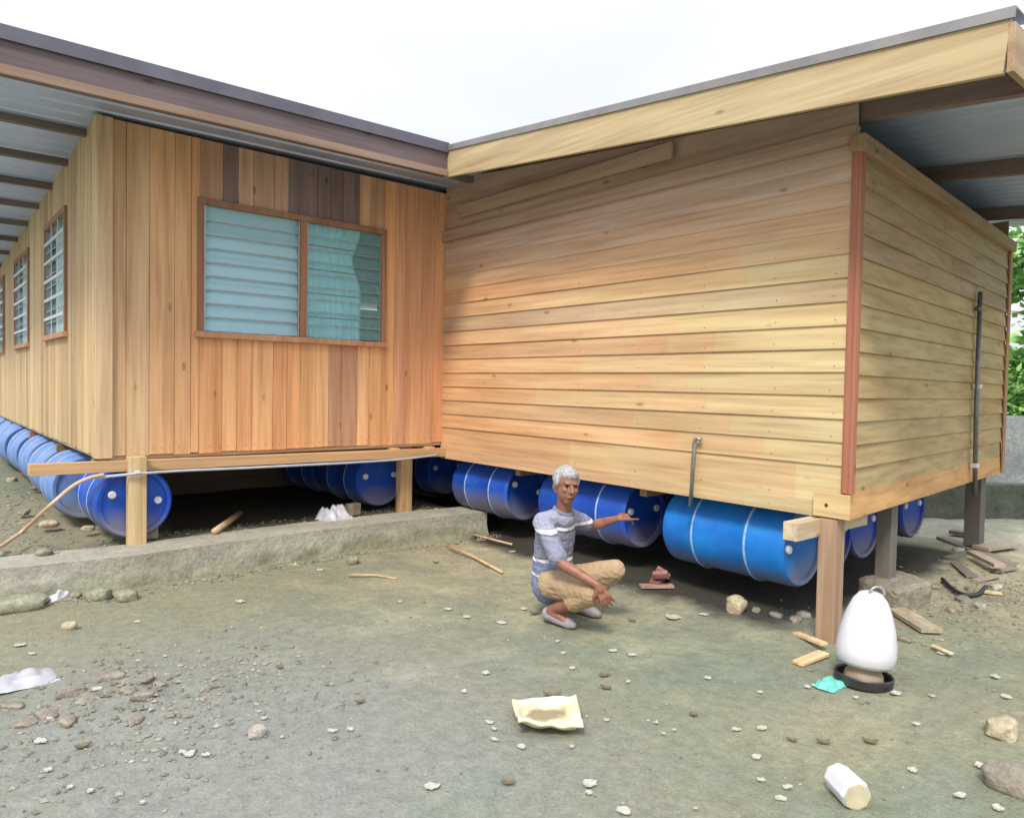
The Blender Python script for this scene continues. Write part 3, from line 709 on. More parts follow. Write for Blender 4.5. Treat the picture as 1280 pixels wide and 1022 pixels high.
chips = [(560, 764, 9), (583, 774, 9), (627, 778, 9), (697, 803, 5), (704, 817, 4), (715, 836, 7), (607, 846, 7), (580, 870, 6), (765, 815, 10), (790, 820, 9), (884, 850, 8), (785, 855, 5), (758, 901, 6),
         (612, 907, 9), (618, 915, 6), (618, 929, 7), (415, 918, 10), (438, 916, 8), (540, 985, 12), (737, 982, 14), (736, 993, 7), (780, 1014, 14), (652, 936, 9), (715, 936, 6), (920, 911, 9), (952, 909, 11), (945, 941, 8),
         (951, 969, 8), (984, 977, 9), (976, 992, 13), (843, 914, 5), (829, 918, 4), (1141, 963, 7), (1200, 993, 10), (1248, 1010, 12), (1145, 905, 6), (1225, 960, 10), (1245, 842, 8), (1178, 814, 12), (1258, 872, 10), (950, 865, 5), (122, 866, 8), (50, 928, 12), (228, 942, 9), (236, 944, 9), (25, 808, 8), (40, 816, 6), (62, 900, 6),
         (353, 925, 5), (258, 945, 8), (300, 752, 9), (400, 712, 5), (113, 990, 5), (88, 987, 5), (178, 1002, 6), (60, 966, 6), (172, 777, 6), (206, 820, 5), (330, 900, 7), (500, 755, 5), (1010, 858, 5), (1120, 868, 10), (1165, 870, 6), (1070, 872, 6), (870, 1010, 5), (820, 905, 4), (842, 773, 12), (880, 770, 8), (655, 762, 6), (560, 660, 7), (640, 690, 6)]
for i, (u, v, s_) in enumerate(chips):
    p = gz(u, v, 0); D = (p - CAM).dot(FW); a_ = s_ / FPX * D * random.uniform(.55, .85)
    put('dry_leaf', chip_mesh(a_, a_ * random.uniform(.5, .9), 100 + i, random.uniform(.0, .18)), CHIP, u, v, 0, 'pale curled leaf or wood chip lying on the mud yard', 'leaf', 'pale leaves and chips scattered on the yard', (0, 0, R(-40) + random.uniform(-.5, .5)), .004)
for i, (u, v, s_) in enumerate([(755, 846, 8), (758, 861, 7), (635, 980, 8), (1030, 925, 8), (990, 922, 6), (1088, 925, 9), (867, 896, 6), (668, 768, 7), (545, 702, 4), (790, 778, 5), (102, 935, 10), (450, 880, 6), (690, 873, 10), (350, 835, 6)]):
    p = gz(u, v, 0); D = (p - CAM).dot(FW); a_ = s_ / FPX * D
    put('dead_leaf', chip_mesh(a_, a_ * .5, 200 + i, .4), CHIPD, u, v, 0, 'small dark brown dead leaf lying flat on the mud yard', 'leaf', 'dark dead leaves on the yard', (0, 0, R(-40) + random.uniform(-.6, .6)), .004)

# gravel: far too many to count
mb = MB(); rn = random.Random(12)
oct_ = [Vector(q) for q in ((1, 0, 0), (-1, 0, 0), (0, 1, 0), (0, -1, 0), (0, 0, 1), (0, 0, -1))]; of = [(0, 2, 4), (2, 1, 4), (1, 3, 4), (3, 0, 4), (2, 0, 5), (1, 2, 5), (3, 1, 5), (0, 3, 5)]
def peb(x, y, s_):
    z = gh(x, y); a_ = rn.uniform(0, 6); ca_, sa_ = math.cos(a_), math.sin(a_); sx, sy, sz = s_ * rn.uniform(.7, 1.4), s_ * rn.uniform(.6, 1), s_ * rn.uniform(.35, .7)
    g_ = rn.choice([.5, .55, .6, .68, .75, .9]); t = (g_, g_ * .98, g_ * .9)
    mb.add([(x + q.x * sx * ca_ - q.y * sy * sa_ + rn.uniform(-.2, .2) * s_, y + q.x * sx * sa_ + q.y * sy * ca_, z + sz * .35 + q.z * sz) for q in oct_], of, t)
for _ in range(3800):
    x, y = rn.uniform(-5, 2.6), rn.uniform(-6, -.2)
    if x > -.1 and y > -4.2: continue
    peb(x, y, .0035 + .009 * rn.random() ** 3)
for _ in range(1900):
    x, y = rn.gauss(-3.5, .45), rn.gauss(-2.75, .4); peb(x, y, .004 + .016 * rn.random() ** 3)
for _ in range(1400):
    x, y = rn.gauss(1.9, .8), rn.gauss(-4.6, .35); peb(x, y, .005 + .018 * rn.random() ** 3)
for _ in range(1500):
    x, y = rn.uniform(-4.6, -3.3), rn.uniform(-.1, 4); peb(x, y, .006 + .02 * rn.random() ** 3)
for _ in range(900):
    x = rn.uniform(-4.6, .3); peb(x, kerb_front(x) - .1 - abs(rn.gauss(0, .07)), .006 + .02 * rn.random() ** 3)
for _ in range(800):
    x, y = rn.uniform(-3.2, 0), rn.uniform(-.05, .45); peb(x, y, .006 + .02 * rn.random() ** 3)
o = mb.build('gravel', STONE); tag(o, 'loose gravel and grit strewn over the packed mud', 'gravel', kind='stuff')

def rough_box(hx, hy, hz, seed):
    bm = bmesh.new(); bmesh.ops.create_cube(bm, size=2); bmesh.ops.subdivide_edges(bm, edges=bm.edges, cuts=9, use_grid_fill=True)
    for v in bm.verts:
        q = v.co.copy(); L_ = sorted(abs(c_) for c_ in q); k_ = max(0, L_[1] - .82) / .18
        q *= 1 - .05 * k_ * (1 + noise.noise(q * 3 + Vector((seed, 0, 0)))); q = Vector((q.x * hx, q.y * hy, q.z * hz))
        v.co = q + Vector([noise.noise(q * 14 + Vector((seed, i_ * 5, 0))) * .012 for i_ in range(3)])
    me = bpy.data.meshes.new('block'); bm.to_mesh(me); bm.free()
    ca = me.color_attributes.new('tint', 'FLOAT_COLOR', 'CORNER')
    for d_ in ca.data: d_.color = (1, 1, 1, 1)
    return me
def smooth_pts(P_, n=6):
    out = []
    for i in range(len(P_) - 1):
        p0, p1, p2, p3 = P_[max(i - 1, 0)], P_[i], P_[i + 1], P_[min(i + 2, len(P_) - 1)]
        for k_ in range(n):
            t_ = k_ / n; out.append(.5 * ((2 * p1) + (-p0 + p2) * t_ + (2 * p0 - 5 * p1 + 4 * p2 - p3) * t_ * t_ + (-p0 + 3 * p1 - 3 * p2 + p3) * t_ ** 3))
    return out + [P_[-1]]
# timber scraps and sticks
def plank_thing(A, B, wd, ht, mat, label, cat='plank', name='plank', t=(1, 1, 1), group=None):
    A = Vector(A); B = Vector(B); c_ = (A + B) / 2; mb = MB(); mb.bar(A - c_, B - c_, wd, ht, t); o = mb.build(name, mat, None, bevel=.003); o.location = c_; return tag(o, label, cat, group)
def G(u, v, z=.0, h=0): p = gz(u, v, z); return (p.x, p.y, z + h)
plank_thing(G(995, 795, 0, .02), G(1030, 815, 0, .05), .05, .02, WX, 'upper of two wood offcuts at the foot of the corner post', t=(1.1, 1, .8))
plank_thing(G(997, 832, 0, .015), G(1030, 820, 0, .02), .07, .02, WX, 'lower of two wood offcuts at the foot of the corner post', t=(1.2, 1, .8))
plank_thing(G(1108, 757, 0, .02), G(1165, 792, 0, .02), .14, .03, CONC2, 'worn flat slab beside the tipped concrete block', 'slab', 'slab', (1.5, 1.45, 1.3))
plank_thing(G(1165, 808, 0, .01), G(1190, 819, 0, .01), .03, .012, WX, 'short pale stick on the mud right of the white feeder', 'stick', 'stick', (1.1, 1.05, .9))
plank_thing(G(1228, 742, 0, .02), G(1252, 745, 0, .02), .04, .02, WX, 'small pale offcut beside the black pipe scrap', t=(1, 1, .9))
mb = MB(); mb.tube(smooth_pts([Vector(q) for q in (G(1178, 728, 0, .03), G(1190, 740, 0, .03), G(1205, 748, 0, .03), G(1222, 747, 0, .03), G(1232, 738, 0, .03))]), .016, 10); tag(mb.build('pipe_scrap', plain('black_rubber', (.03, .03, .03), .5, .2, 9), None, smooth=True), 'curved black pipe scrap lying behind the concrete block', 'pipe')
# boards stacked under the far post
for i, (A, B, wd, lb) in enumerate([((1178, 672), (1262, 705), .13, 'long grey board lying lowest under the far post'), ((1188, 666), (1228, 672), .12, 'short brown board at the back of the pile under the far post'), ((1225, 690), (1266, 684), .16, 'cross board topmost in the pile under the far post'), ((1215, 698), (1250, 716), .1, 'pale board nearest the camera under the far post')]):
    plank_thing(G(*A, .02, .0 + .02 * i), G(*B, .02, .0 + .02 * i), wd, .035, OLDW, lb, t=[(.9, .9, .9), (.6, .5, .45), (1.5, 1.45, 1.4), (1.9, 1.8, 1.7)][i])
for i, (u, v, u2, v2, wd, lb) in enumerate([(1195, 706, 1215, 724, .09, 'dark short board in the debris between the concrete block and the far post'), (1218, 728, 1246, 722, .06, 'thin weathered lath above the black pipe scrap'), (1186, 700, 1210, 693, .1, 'flat dark board end showing left of the plank pile'), (1092, 782, 1112, 776, .05, 'small wood chip between the feeder and the flat slab'), (1240, 716, 1268, 712, .07, 'broken board just below the plank pile at the right')]):
    plank_thing(G(u, v, 0, .015), G(u2, v2, 0, .02), wd, .02, OLDW, lb, t=[(.6, .55, .5), (1.3, 1.25, 1.15), (.5, .46, .42), (1.4, 1.3, 1.1), (.9, .85, .8)][i])
for i, (u, v, s_) in enumerate([(1198, 690, .05), (1205, 752, .05), (1150, 748, .04), (1225, 760, .045), (1190, 765, .04), (1165, 735, .05), (1243, 735, .05), (1212, 738, .035), (1130, 800, .035), (1085, 815, .03), (995, 778, .04), (970, 772, .035), (1005, 770, .04), (945, 765, .03)]):
    put('rock', rock_mesh(s_ * 1.2, s_ * .9, s_ * .6, 90 + i), CONC2 if i % 3 else STONE, u, v, 0, 'small rough stone in the debris around the right-hand posts', 'rock', 'rubble around the right posts', (0, 0, i), .01)
# sticks in front of kerb and on kerb
def stick(pts, r, label, col=(1, .85, .7)):
    mb = MB(); mb.tube(pts, r, 7, col); return tag(mb.build('stick', WX, None, smooth=True), label, 'stick')
stick([G(558, 684, 0, .02), G(590, 697, 0, .02), G(628, 718, 0, .02)], .012, 'long thin stick lying beyond the end of the kerb')
stick([G(435, 720, 0, .012), G(470, 721, 0, .015), G(496, 725, 0, .012)], .01, 'grey stick on the mud in front of the kerb', (.8, .75, .7))
stick([G(590, 670, 0, .02), G(640, 684, 0, .03)], .01, 'short twig below the barrel nearest the inner corner', (1, .9, .8))
stick([G(268, 667, .24, .02), G(300, 645, .24, .03)], .03, 'weathered stub of timber lying on the ground under the window wall', (.9, .8, .7))
# rubbish under the house: crumpled plastic, brick
def crumple(w_, d_, h_, seed, n=12):
    vs = []; rn = random.Random(seed)
    for j in range(n + 1):
        for i in range(n + 1):
            x, y = (i / n - .5), (j / n - .5); r_ = max(abs(x), abs(y)) * 2
            z = h_ * (1 - r_ ** 2) * .7 + h_ * .6 * noise.noise(Vector((x * 5 + seed, y * 5, 0)))
            k_ = Vector((x * 4, y * 4, seed)); vs.append((w_ * (x + .12 * noise.noise(k_)), d_ * (y + .12 * noise.noise(k_ + Vector((5, 0, 0)))), max(.003, z) if r_ < .99 else .003))
    mb = MB(); mb.add(vs, [(j * (n + 1) + i, j * (n + 1) + i + 1, (j + 1) * (n + 1) + i + 1, (j + 1) * (n + 1) + i) for j in range(n) for i in range(n)]); return mb
BAG = plain('grey_film', (.5, .5, .56), .4, .3, 9)
def putmb(mb, name, mat, u, v, z, label, cat, base=None, rz=0, **k):
    p = gz(u, v, z); o = mb.build(name, mat, None, **k); o.location = (p.x, p.y, (gh(p.x, p.y) if base is None else base)); o.rotation_euler = (0, 0, rz); return tag(o, label, cat)
putmb(crumple(.3, .25, .17, 2), 'plastic_bag', BAG, 418, 645, .25, 'crumpled grey plastic bag under the window wall', 'bag', base=.22, smooth=True)
mb = MB(); mb.box((-.07, -.05, 0), (.07, .05, .12), (1.2, 1.15, 1.1)); putmb(mb, 'stone_block', CONC2, 441, 640, .25, 'small square stone block beside the grey plastic bag', 'block', base=.22, rz=.4, bevel=.01)
mb = MB(); mb.box((-.05, -.05, 0), (.05, .05, .16), (1.4, 1.4, 1.5)); putmb(mb, 'concrete_cube', CONC2, 188, 668, .25, 'small grey concrete block right behind the left timber post', 'block', base=.22, bevel=.01)
putmb(crumple(.3, .22, .06, 5), 'paper_sheet', plain('dirty_white_paper', (.42, .42, .44), .6, .25, 9), 28, 850, 0, 'crumpled white sheet at the left edge of the yard', 'paper', smooth=True)
putmb(crumple(.2, .07, .06, 9), 'plastic_wrapper', WHITE, 72, 748, 0, 'white wrapper lying on the mossy rubble by the kerb', 'wrapper', rz=.9, smooth=True)
putmb(crumple(.17, .12, .05, 13), 'plastic_wrapper', plain('turquoise_plastic', (.16, .55, .46), .35, .2, 9), 1037, 856, 0, 'crumpled turquoise plastic scrap left of the white feeder', 'wrapper', smooth=True)
# broken brown shell / crate piece under the barrels
t = empty('brick_rubble', gz(825, 732, 0), label='pile of broken reddish brick pieces under the barrels beyond the man', cat='bricks')
for i, (dx, dy, s_, rr) in enumerate([(0, .02, .09, .3), (.1, .05, .07, 1.1), (-.06, -.05, .06, 2)]):
    mb = MB(); mb.box((-s_, -s_ * .5, -s_ * .35), (s_, s_ * .5, s_ * .35), [(1, 1, 1), (2.0, 2.6, 2.8), (1.7, 2.0, 2.0)][i]); o = mb.build('brick', RUST, t, bevel=.012); o.location = (dx, dy, .05 + .03 * i); o.rotation_euler = (.5 * rr, -.4 + .3 * i, rr)
mb = MB(); mb.box((-.13, -.035, 0), (.13, .035, .02), (2.2, 3, 3.2)); o = mb.build('chip', RUST, t); o.rotation_euler = (0, 0, -.6); o.location = (-.08, -.03, .01)

# tipped concrete footing under the second post
mb = MB(); v_ = rough_box(.22, .15, .11, 7)
p = gz(1128, 745, .08); o = link('concrete_footing', v_, CONC2); o.location = (1.13, -4.2, .08); o.rotation_euler = (.08, -.06, -.25); tag(o, 'tipped rough concrete block under the dark second post', 'block')

# poultry feeder
fp = gz(1079, 852, 0)
fd = empty('poultry_feeder', (fp.x, fp.y, gh(fp.x, fp.y)), label='white bell-shaped plastic poultry feeder on a black tray by the corner post', cat='feeder')
TL = Matrix.Translation((0, 0, .0)) @ Matrix.Rotation(R(4), 4, 'Y')
BLACK = plain('black_plastic', (.035, .033, .035), .4, .3, 8)
mb = MB(); mb.lathe([(.001, .012), (.13, .012), (.135, .045), (.143, .052), (.148, .045), (.142, .0), (.001, .0)], 40, TL); mb.build('tray', BLACK, fd, smooth=True, angle=40)
mb = MB(); mb.lathe([(.1, .012), (.095, .05), (.08, .07), (.078, .1)], 32, TL); mb.build('neck', plain('tan_plastic', (.33, .26, .17), .5, .2, 8), fd, smooth=True)
JT = Matrix.Translation((.0, 0, .0)) @ Matrix.Rotation(R(7), 4, 'Y')
mb = MB(); mb.lathe([(.07, .088), (.12, .094), (.142, .116), (.149, .165), (.146, .22), (.133, .3), (.112, .375), (.085, .44), (.055, .477), (.03, .486), (.001, .488)], 48, JT); mb.build('jar', WHITE, fd, smooth=True, angle=60)
mb = MB(); pts = []
for k_ in range(9):
    a_ = math.pi * k_ / 8; q = JT @ Vector((.042 * math.cos(a_), 0, .475 + .045 * math.sin(a_))); pts.append((q.x * .77, q.x * -.64, q.z))
mb.tube(pts, .007, 8); mb.build('handle', STEEL, fd, smooth=True)

# cream tray in the yard
tp = gz(684, 906, 0)
td = empty('foam_tray', (tp.x, tp.y, gh(tp.x, tp.y)), R(-36), 'dirty cream square tray lying alone in the middle of the yard', 'tray')
CREAM = NT('dirty_cream'); f1 = CREAM.noise(9, 5); 
sx_ = CREAM.n('ShaderNodeSeparateXYZ'); CREAM.l(CREAM.tc.outputs['Object'], sx_.inputs[0])
rr_ = CREAM.math('MAXIMUM', CREAM.math('MULTIPLY', CREAM.math('ABSOLUTE', sx_.outputs[0]), 1 / .19), CREAM.math('MULTIPLY', CREAM.math('ABSOLUTE', sx_.outputs[1]), 1 / .15))
ff = CREAM.math('ADD', rr_, CREAM.math('MULTIPLY', CREAM.math('SUBTRACT', f1, .5), 1.4))
CREAM.bump(CREAM.noise(40, 4), .4, .01)
CREAM = CREAM.fin(CREAM.ramp(ff, [(.25, (.27, .22, .12)), (.5, (.5, .44, .26)), (.85, (.74, .7, .47))]), .8)
N = 16; vs = []
hx, hy = .152, .135
for j in range(N + 1):
    for i in range(N + 1):
        x, y = (i / N - .5) * 2, (j / N - .5) * 2; r_ = max(abs(x), abs(y))
        z = .03 + .03 * sm(.75, 1, r_) + .012 * x * y + .02 * noise.noise(Vector((x * 2, y * 2, 5)))
        vs.append((x * hx * (1 + .04 * y), y * hy * (1 + .03 * math.sin(3 * x)), z))
mb = MB(); mb.add(vs, [(j * (N + 1) + i, j * (N + 1) + i + 1, (j + 1) * (N + 1) + i + 1, (j + 1) * (N + 1) + i) for j in range(N) for i in range(N)])
o = mb.build('tray_body', CREAM, td, smooth=True); s_ = o.modifiers.new('s', 'SOLIDIFY'); s_.thickness = .014
# white canister bottom right
cp = gz(1058, 992, 0)
t = empty('plastic_canister', (cp.x, cp.y, gh(cp.x, cp.y) + .052), label='white eight-sided plastic tub lying on its side in the near right yard', cat='tub')
M = Matrix.Rotation(R(-125), 4, 'Z') @ Matrix.Rotation(R(90), 4, 'Y')
mb = MB(); mb.lathe([(.001, -.08), (.044, -.08), (.056, -.07), (.06, .058), (.054, .075)], 8, M); mb.build('body', WHITE, t, bevel=.006)
mb = MB(); mb.lathe([(.054, .0751), (.047, .077), (.001, .077)], 8, M); mb.build('lid', plain('yellowed_plastic', (.55, .5, .34), .5, .25, 8), t)

# hose and cable
HOSE = plain('peach_hose', (.6, .42, .28), .5, .15, 9); CABLE = plain('grey_cable', (.45, .48, .55), .5, .1, 9)
def yz(u, v, y=-.15): d_ = ray(u, v); return CAM + d_ * ((y - CAM.y) / d_.y)
hp = [gz(-60, 712, .28), gz(-20, 694, .28), gz(5, 680, .3), gz(30, 662, .34), yz(60, 634, -.2), yz(90, 608, -.18), yz(112, 597, -.16), yz(130, 593, -.15)]
mb = MB(); mb.tube(smooth_pts([Vector(q) for q in hp]), .014, 9); tag(mb.build('hose', HOSE, None, smooth=True), 'peach coloured hose rising from the left ground to the house beam', 'hose')
cpn = [yz(118, 597, -.13), yz(170, 592, -.175), yz(230, 588, -.13), yz(300, 585, -.13), yz(380, 581, -.13), yz(440, 578, -.13), yz(500, 574, -.1), yz(548, 568, -.1)]
mb = MB(); mb.tube(smooth_pts(cpn), .011, 8); tag(mb.build('cable', CABLE, None, smooth=True), 'grey cable sagging along the beam under the window wall', 'cable')
mb = MB(); q = yz(172, 590, -.19); mb.box((-.02, -.012, -.012), (.02, .012, .012)); o = mb.build('cable_clip', WHITE, None, bevel=.004); o.location = q; tag(o, 'white clip holding the cable on the left timber post', 'clip')

# ------------------------------------------------------------------ beyond, on the right
low = [dp(1185, 640, 8.6), dp(1230, 645, 9.0), dp(1330, 652, 9.3), dp(1500, 660, 10.5), dp(1900, 680, 12)]
wl = rough_block('low_wall', concrete('dark_stone', (.09, .1, .08), (.17, .18, .14)), [(5.1, -2.75), (6.2, -3.5), (8.5, -5.2), (11, -7.5)], .25, -.05, .42, .02, 9, nseg=60)
tag(wl, 'dark low stone wall in the background beyond the end wall', 'wall')
tw = rough_block('garden_wall', concrete('blue_grey_stone', (.2, .23, .25), (.34, .37, .38)), [(6.9, .5), (7.7, -2.6), (8.6, -4.6), (11.5, -9.5)], .18, -.05, 1.25, .008, 21, nseg=50)
tag(tw, 'taller blue-grey wall below the trees beyond the low dark wall', 'wall')
LEAF = NT('leaves'); a_ = LEAF.tint(); LEAF.b.inputs['Roughness'].default_value = .5
LEAF = LEAF.fin(LEAF.mix(1.0, LEAF.ramp(LEAF.noise(3, 3), [(.3, (.14, .36, .1)), (.7, (.28, .55, .2))]), a_, 'MULTIPLY'), .5)
BARK = plain('bark', (.14, .11, .08), .9, .3, 12, .5)
def tree(x, y, h_, cr_, seed, label, cat='tree', name='broadleaf_tree', n=5200, ls=.11, group=None, trunk=True):
    rn = random.Random(seed); z0 = gh(x, y)
    t = empty(name, (x, y, z0), label=label, cat=cat, group=group)
    clumps = []
    for _ in range(26):
        a_ = rn.uniform(0, 6.28); rr = cr_ * math.sqrt(rn.random()) * .85; zc = h_ * rn.uniform(.28, .95); k_ = 1 - .5 * abs((zc / h_ - .6) / .4)
        clumps.append((Vector((rr * k_ * math.cos(a_), rr * k_ * math.sin(a_), zc)), cr_ * rn.uniform(.2, .42), rn.uniform(.6, 1.5)))
    if trunk:
        mb = MB(); mb.tube([(0, 0, -.1), (.05, .02, h_ * .3), (-.04, .05, h_ * .55), (.03, 0, h_ * .8)], [h_ * .03, h_ * .024, h_ * .016, h_ * .006], 9)
        for c_, r_, _b in clumps[:12]: mb.tube([(0, 0, c_.z * .55), tuple(c_ * .5 + Vector((0, 0, c_.z * .25))), tuple(c_)], [h_ * .012, h_ * .008, h_ * .003], 6)
        mb.build('trunk', BARK, t, smooth=True)
    mb = MB()
    for _ in range(n):
        c_, r_, br = rn.choice(clumps); d_ = Vector((rn.gauss(0, 1), rn.gauss(0, 1), rn.gauss(0, .8))); d_.normalize(); q = c_ + d_ * r_ * rn.random() ** .4
        a_ = Vector((rn.gauss(0, 1), rn.gauss(0, 1), rn.gauss(0, .5))).normalized(); b_ = a_.cross(Vector((rn.gauss(0, 1), rn.gauss(0, 1), rn.gauss(0, 1)))).normalized()
        s_ = ls * rn.uniform(.45, 1.35); g_ = br * rn.uniform(.7, 1.3)
        mb.add([q - a_ * s_, q + b_ * s_ * .45, q + a_ * s_, q - b_ * s_ * .45], [(0, 1, 2, 3)], (g_ * rn.uniform(.85, 1.3), g_, g_ * .8))
    mb.build('crown', LEAF, t)
tree(10.2, -3.2, 4.6, 1.9, 1, 'bright green tree right beyond the end wall')
tree(13.5, -5.6, 5.5, 2.3, 2, 'second bright green tree to the right of the nearer one')
tree(12.0, 1.5, 6, 2.3, 3, 'green tree hidden mostly behind the horizontal-board wing')
tree(17.5, -8.5, 6, 2.6, 4, 'far green tree at the right edge of the background')
tree(8.9, -3.6, 1.9, .9, 5, 'leafy bush peeping over the tall grey wall', 'bush', 'bush', 2200, .06, trunk=False)
tree(10.2, -5.6, 1.9, .9, 6, 'wide leafy bush right of the smaller one beyond the low wall', 'bush', 'bush', 2500, .06, trunk=False)

for i, (x, y, h_, c_, lb) in enumerate([(9.3, -2.6, 2.2, .9, 'rounded leafy bush right behind the tall grey wall'), (8.8, -2.2, 2.2, 1.1, 'tall leafy bush behind the smaller ones'), (10.5, -4.6, 2.6, 1.3, 'tall bright bush under the first tree'), (12.5, -7.6, 3.0, 1.6, 'bright bush at the far right edge')]):
    tree(x, y, h_, c_, 31 + i, lb, 'bush', 'bush', 3600, .075, trunk=False)
mb = MB(); rn = random.Random(8)
for _ in range(140):
    a_, l_, r_ = rn.uniform(0, 6.28), rn.uniform(.08, .22), rn.uniform(0, .1); b_ = Vector((r_ * math.cos(a_), r_ * math.sin(a_), 0)); d_ = Vector((math.cos(a_) * .4, math.sin(a_) * .4, 1)) * l_; w_ = Vector((-math.sin(a_), math.cos(a_), 0)) * .008
    mb.add([b_ - w_, b_ + w_, b_ + d_], [(0, 1, 2)], (.8, 1, .8))
o = mb.build('weed', LEAF, None); o.location = gz(66, 612, .26); tag(o, 'green tuft of weeds under the protruding beam end', 'weed')
# ------------------------------------------------------------------ the man
class Blob:
    def __init__(s): s.v = []; s.f = []
    def _add(s, vs, fs): n = len(s.v); s.v += vs; s.f += [tuple(i + n for i in f) for f in fs]
    def cone(s, A, B, ra, rb, n=14, sq=1.0, side=None):
        """round cone from A to B"""
        A = Vector(A); B = Vector(B); d = B - A; L = d.length; d.normalize()
        a = (side - d * side.dot(d)).normalized() if side else d.orthogonal().normalized()
        b = d.cross(a); rings = []
        for i in range(1, 5): t = math.pi / 2 * (1 - i / 5); rings.append((A - d * ra * math.sin(t), ra * math.cos(t)))
        rings.append((A, ra)); rings.append((B, rb))
        for i in range(1, 5): t = math.pi / 2 * i / 5; rings.append((B + d * rb * math.sin(t), rb * math.cos(t)))
        vs = []
        for c_, r_ in rings: vs += [c_ + a * r_ * math.cos(2 * math.pi * k / n) + b * r_ * sq * math.sin(2 * math.pi * k / n) for k in range(n)]
        m = len(rings); fs = [(i * n + k, i * n + (k + 1) % n, (i + 1) * n + (k + 1) % n, (i + 1) * n + k) for i in range(m - 1) for k in range(n)]
        fs += [tuple(range(n))[::-1], tuple((m - 1) * n + k for k in range(n))]; s._add(vs, fs)
    def ell(s, c_, X, Y, Z, n=20, m=14):
        vs = []; c_ = Vector(c_)
        for i in range(m + 1):
            t = math.pi * (i + .02) / (m + .04) - math.pi / 2
            vs += [c_ + X * (math.cos(t) * math.cos(2 * math.pi * k / n)) + Y * (math.cos(t) * math.sin(2 * math.pi * k / n)) + Z * math.sin(t) for k in range(n)]
        fs = [(i * n + k, i * n + (k + 1) % n, (i + 1) * n + (k + 1) % n, (i + 1) * n + k) for i in range(m) for k in range(n)]
        fs += [tuple(range(n))[::-1], tuple(m * n + k for k in range(n))]; s._add(vs, fs)
    def build(s, name, mat, parent, root, vox=.006, sm_=4, wr=0):
        me = bpy.data.meshes.new(name); me.from_pydata([tuple(q) for q in s.v], [], s.f)
        bm = bmesh.new(); bm.from_mesh(me); bmesh.ops.recalc_face_normals(bm, faces=bm.faces); bm.to_mesh(me); bm.free()
        o = bpy.data.objects.new('tmp', me); C.objects.link(o)
        r_ = o.modifiers.new('r', 'REMESH'); r_.mode = 'VOXEL'; r_.voxel_size = vox; r_.use_smooth_shade = True
        if sm_: q = o.modifiers.new('s', 'SMOOTH'); q.factor = .5; q.iterations = sm_
        dg = bpy.context.evaluated_depsgraph_get(); dg.update()
        m2 = bpy.data.meshes.new_from_object(o.evaluated_get(dg)); bpy.data.objects.remove(o); m2.name = name
        if wr:
            nr = [v.normal.copy() for v in m2.vertices]
            for v, n_ in zip(m2.vertices, nr):
                p_ = v.co; f_ = noise.noise(Vector((p_.x * 11, p_.y * 11, p_.z * 24))) + .6 * (1 - abs(noise.noise(Vector((p_.x * 19, p_.y * 19, p_.z * 34)))) * 4)
                v.co = p_ + n_ * f_ * wr
        m2.polygons.foreach_set('use_smooth', [True] * len(m2.polygons))
        o2 = link(name, m2, mat, parent); m2.materials.clear(); m2.materials.append(mat)
        if root: o2.matrix_parent_inverse = Matrix.Translation(-root.location)
        return o2
def skin_mat():
    m = NT('skin'); n1 = m.noise(18, 5); n2 = m.noise(90, 3)
    c = m.ramp(n1, [(.3, (.21, .085, .052)), (.7, (.31, .14, .088))])
    m.bump(n2, .2, .003); m.b.inputs['Subsurface Weight'].default_value = .08; m.b.inputs['Subsurface Radius'].default_value = (.02, .008, .004); return m.fin(c, .5)
SKIN = skin_mat()
def shirt_mat():
    m = NT('polo_cloth'); s_ = m.n('ShaderNodeSeparateXYZ'); m.l(m.tc.outputs['Object'], s_.inputs[0])
    z = m.math('ADD', s_.outputs[2], m.math('MULTIPLY', m.math('SUBTRACT', m.noise(6, 3), .5), .03))
    W_ = (.78, .78, .82); Gm = (.24, .25, .33); Ld = (.31, .32, .42); Bl = (.2, .24, .38); Dk = (.14, .15, .2)
    q = m.n('ShaderNodeValToRGB'); q.color_ramp.interpolation = 'CONSTANT'; e = q.color_ramp.elements
    stops = [(0, Bl), (.30, W_), (.315, Bl), (.395, W_), (.42, Dk), (.43, Gm), (.605, Dk), (.615, W_), (.64, Ld)]
    while len(e) < len(stops): e.new(.5)
    for i, (p_, c_) in enumerate(stops): e[i].position = p_; e[i].color = (*c_, 1)
    m.l(z, q.inputs[0]); c = m.mix(1.0, q.outputs[0], m.ramp(m.noise(60, 3), [(.3, (.88, .88, .88)), (.7, (1.08, 1.08, 1.08))]), 'MULTIPLY')
    m.bump(m.noise(11, 4), .9, .03); return m.fin(c, .9, .15)
SHIRT = shirt_mat(); KHAKI = cloth('khaki_cloth', (.37, .26, .16), (.44, .32, .2)); HAIR = NT('grey_hair'); HAIR.bump(HAIR.noise(120, 4), .9, .01)
HAIR = HAIR.fin(HAIR.ramp(HAIR.noise(60, 4), [(.3, (.24, .24, .25)), (.7, (.54, .53, .53))]), .7)
pc = gz(700, 772, 0)
man = empty('person', (pc.x, pc.y, gh(pc.x, pc.y)), label='squatting grey-haired person in striped polo shirt and khaki trousers pointing at a barrel', cat='person')
J = dict(pel=dp(694, 722, 4.86), ch=dp(694, 668, 4.80), nk=dp(704, 637, 4.72), hd=dp(708, 607, 4.66),
         hR=dp(686, 728, 4.76), hL=dp(705, 724, 4.94), kR=dp(742, 742, 4.44), kL=dp(768, 712, 4.76), aR=dp(690, 762, 4.72), aL=dp(722, 756, 4.96),
         sR=dp(678, 652, 4.66), sL=dp(716, 648, 4.92), eR=dp(700, 703, 4.50), wR=dp(747, 731, 4.36), eL=dp(740, 657, 5.03), wL=dp(771, 648, 5.17))
b = Blob()
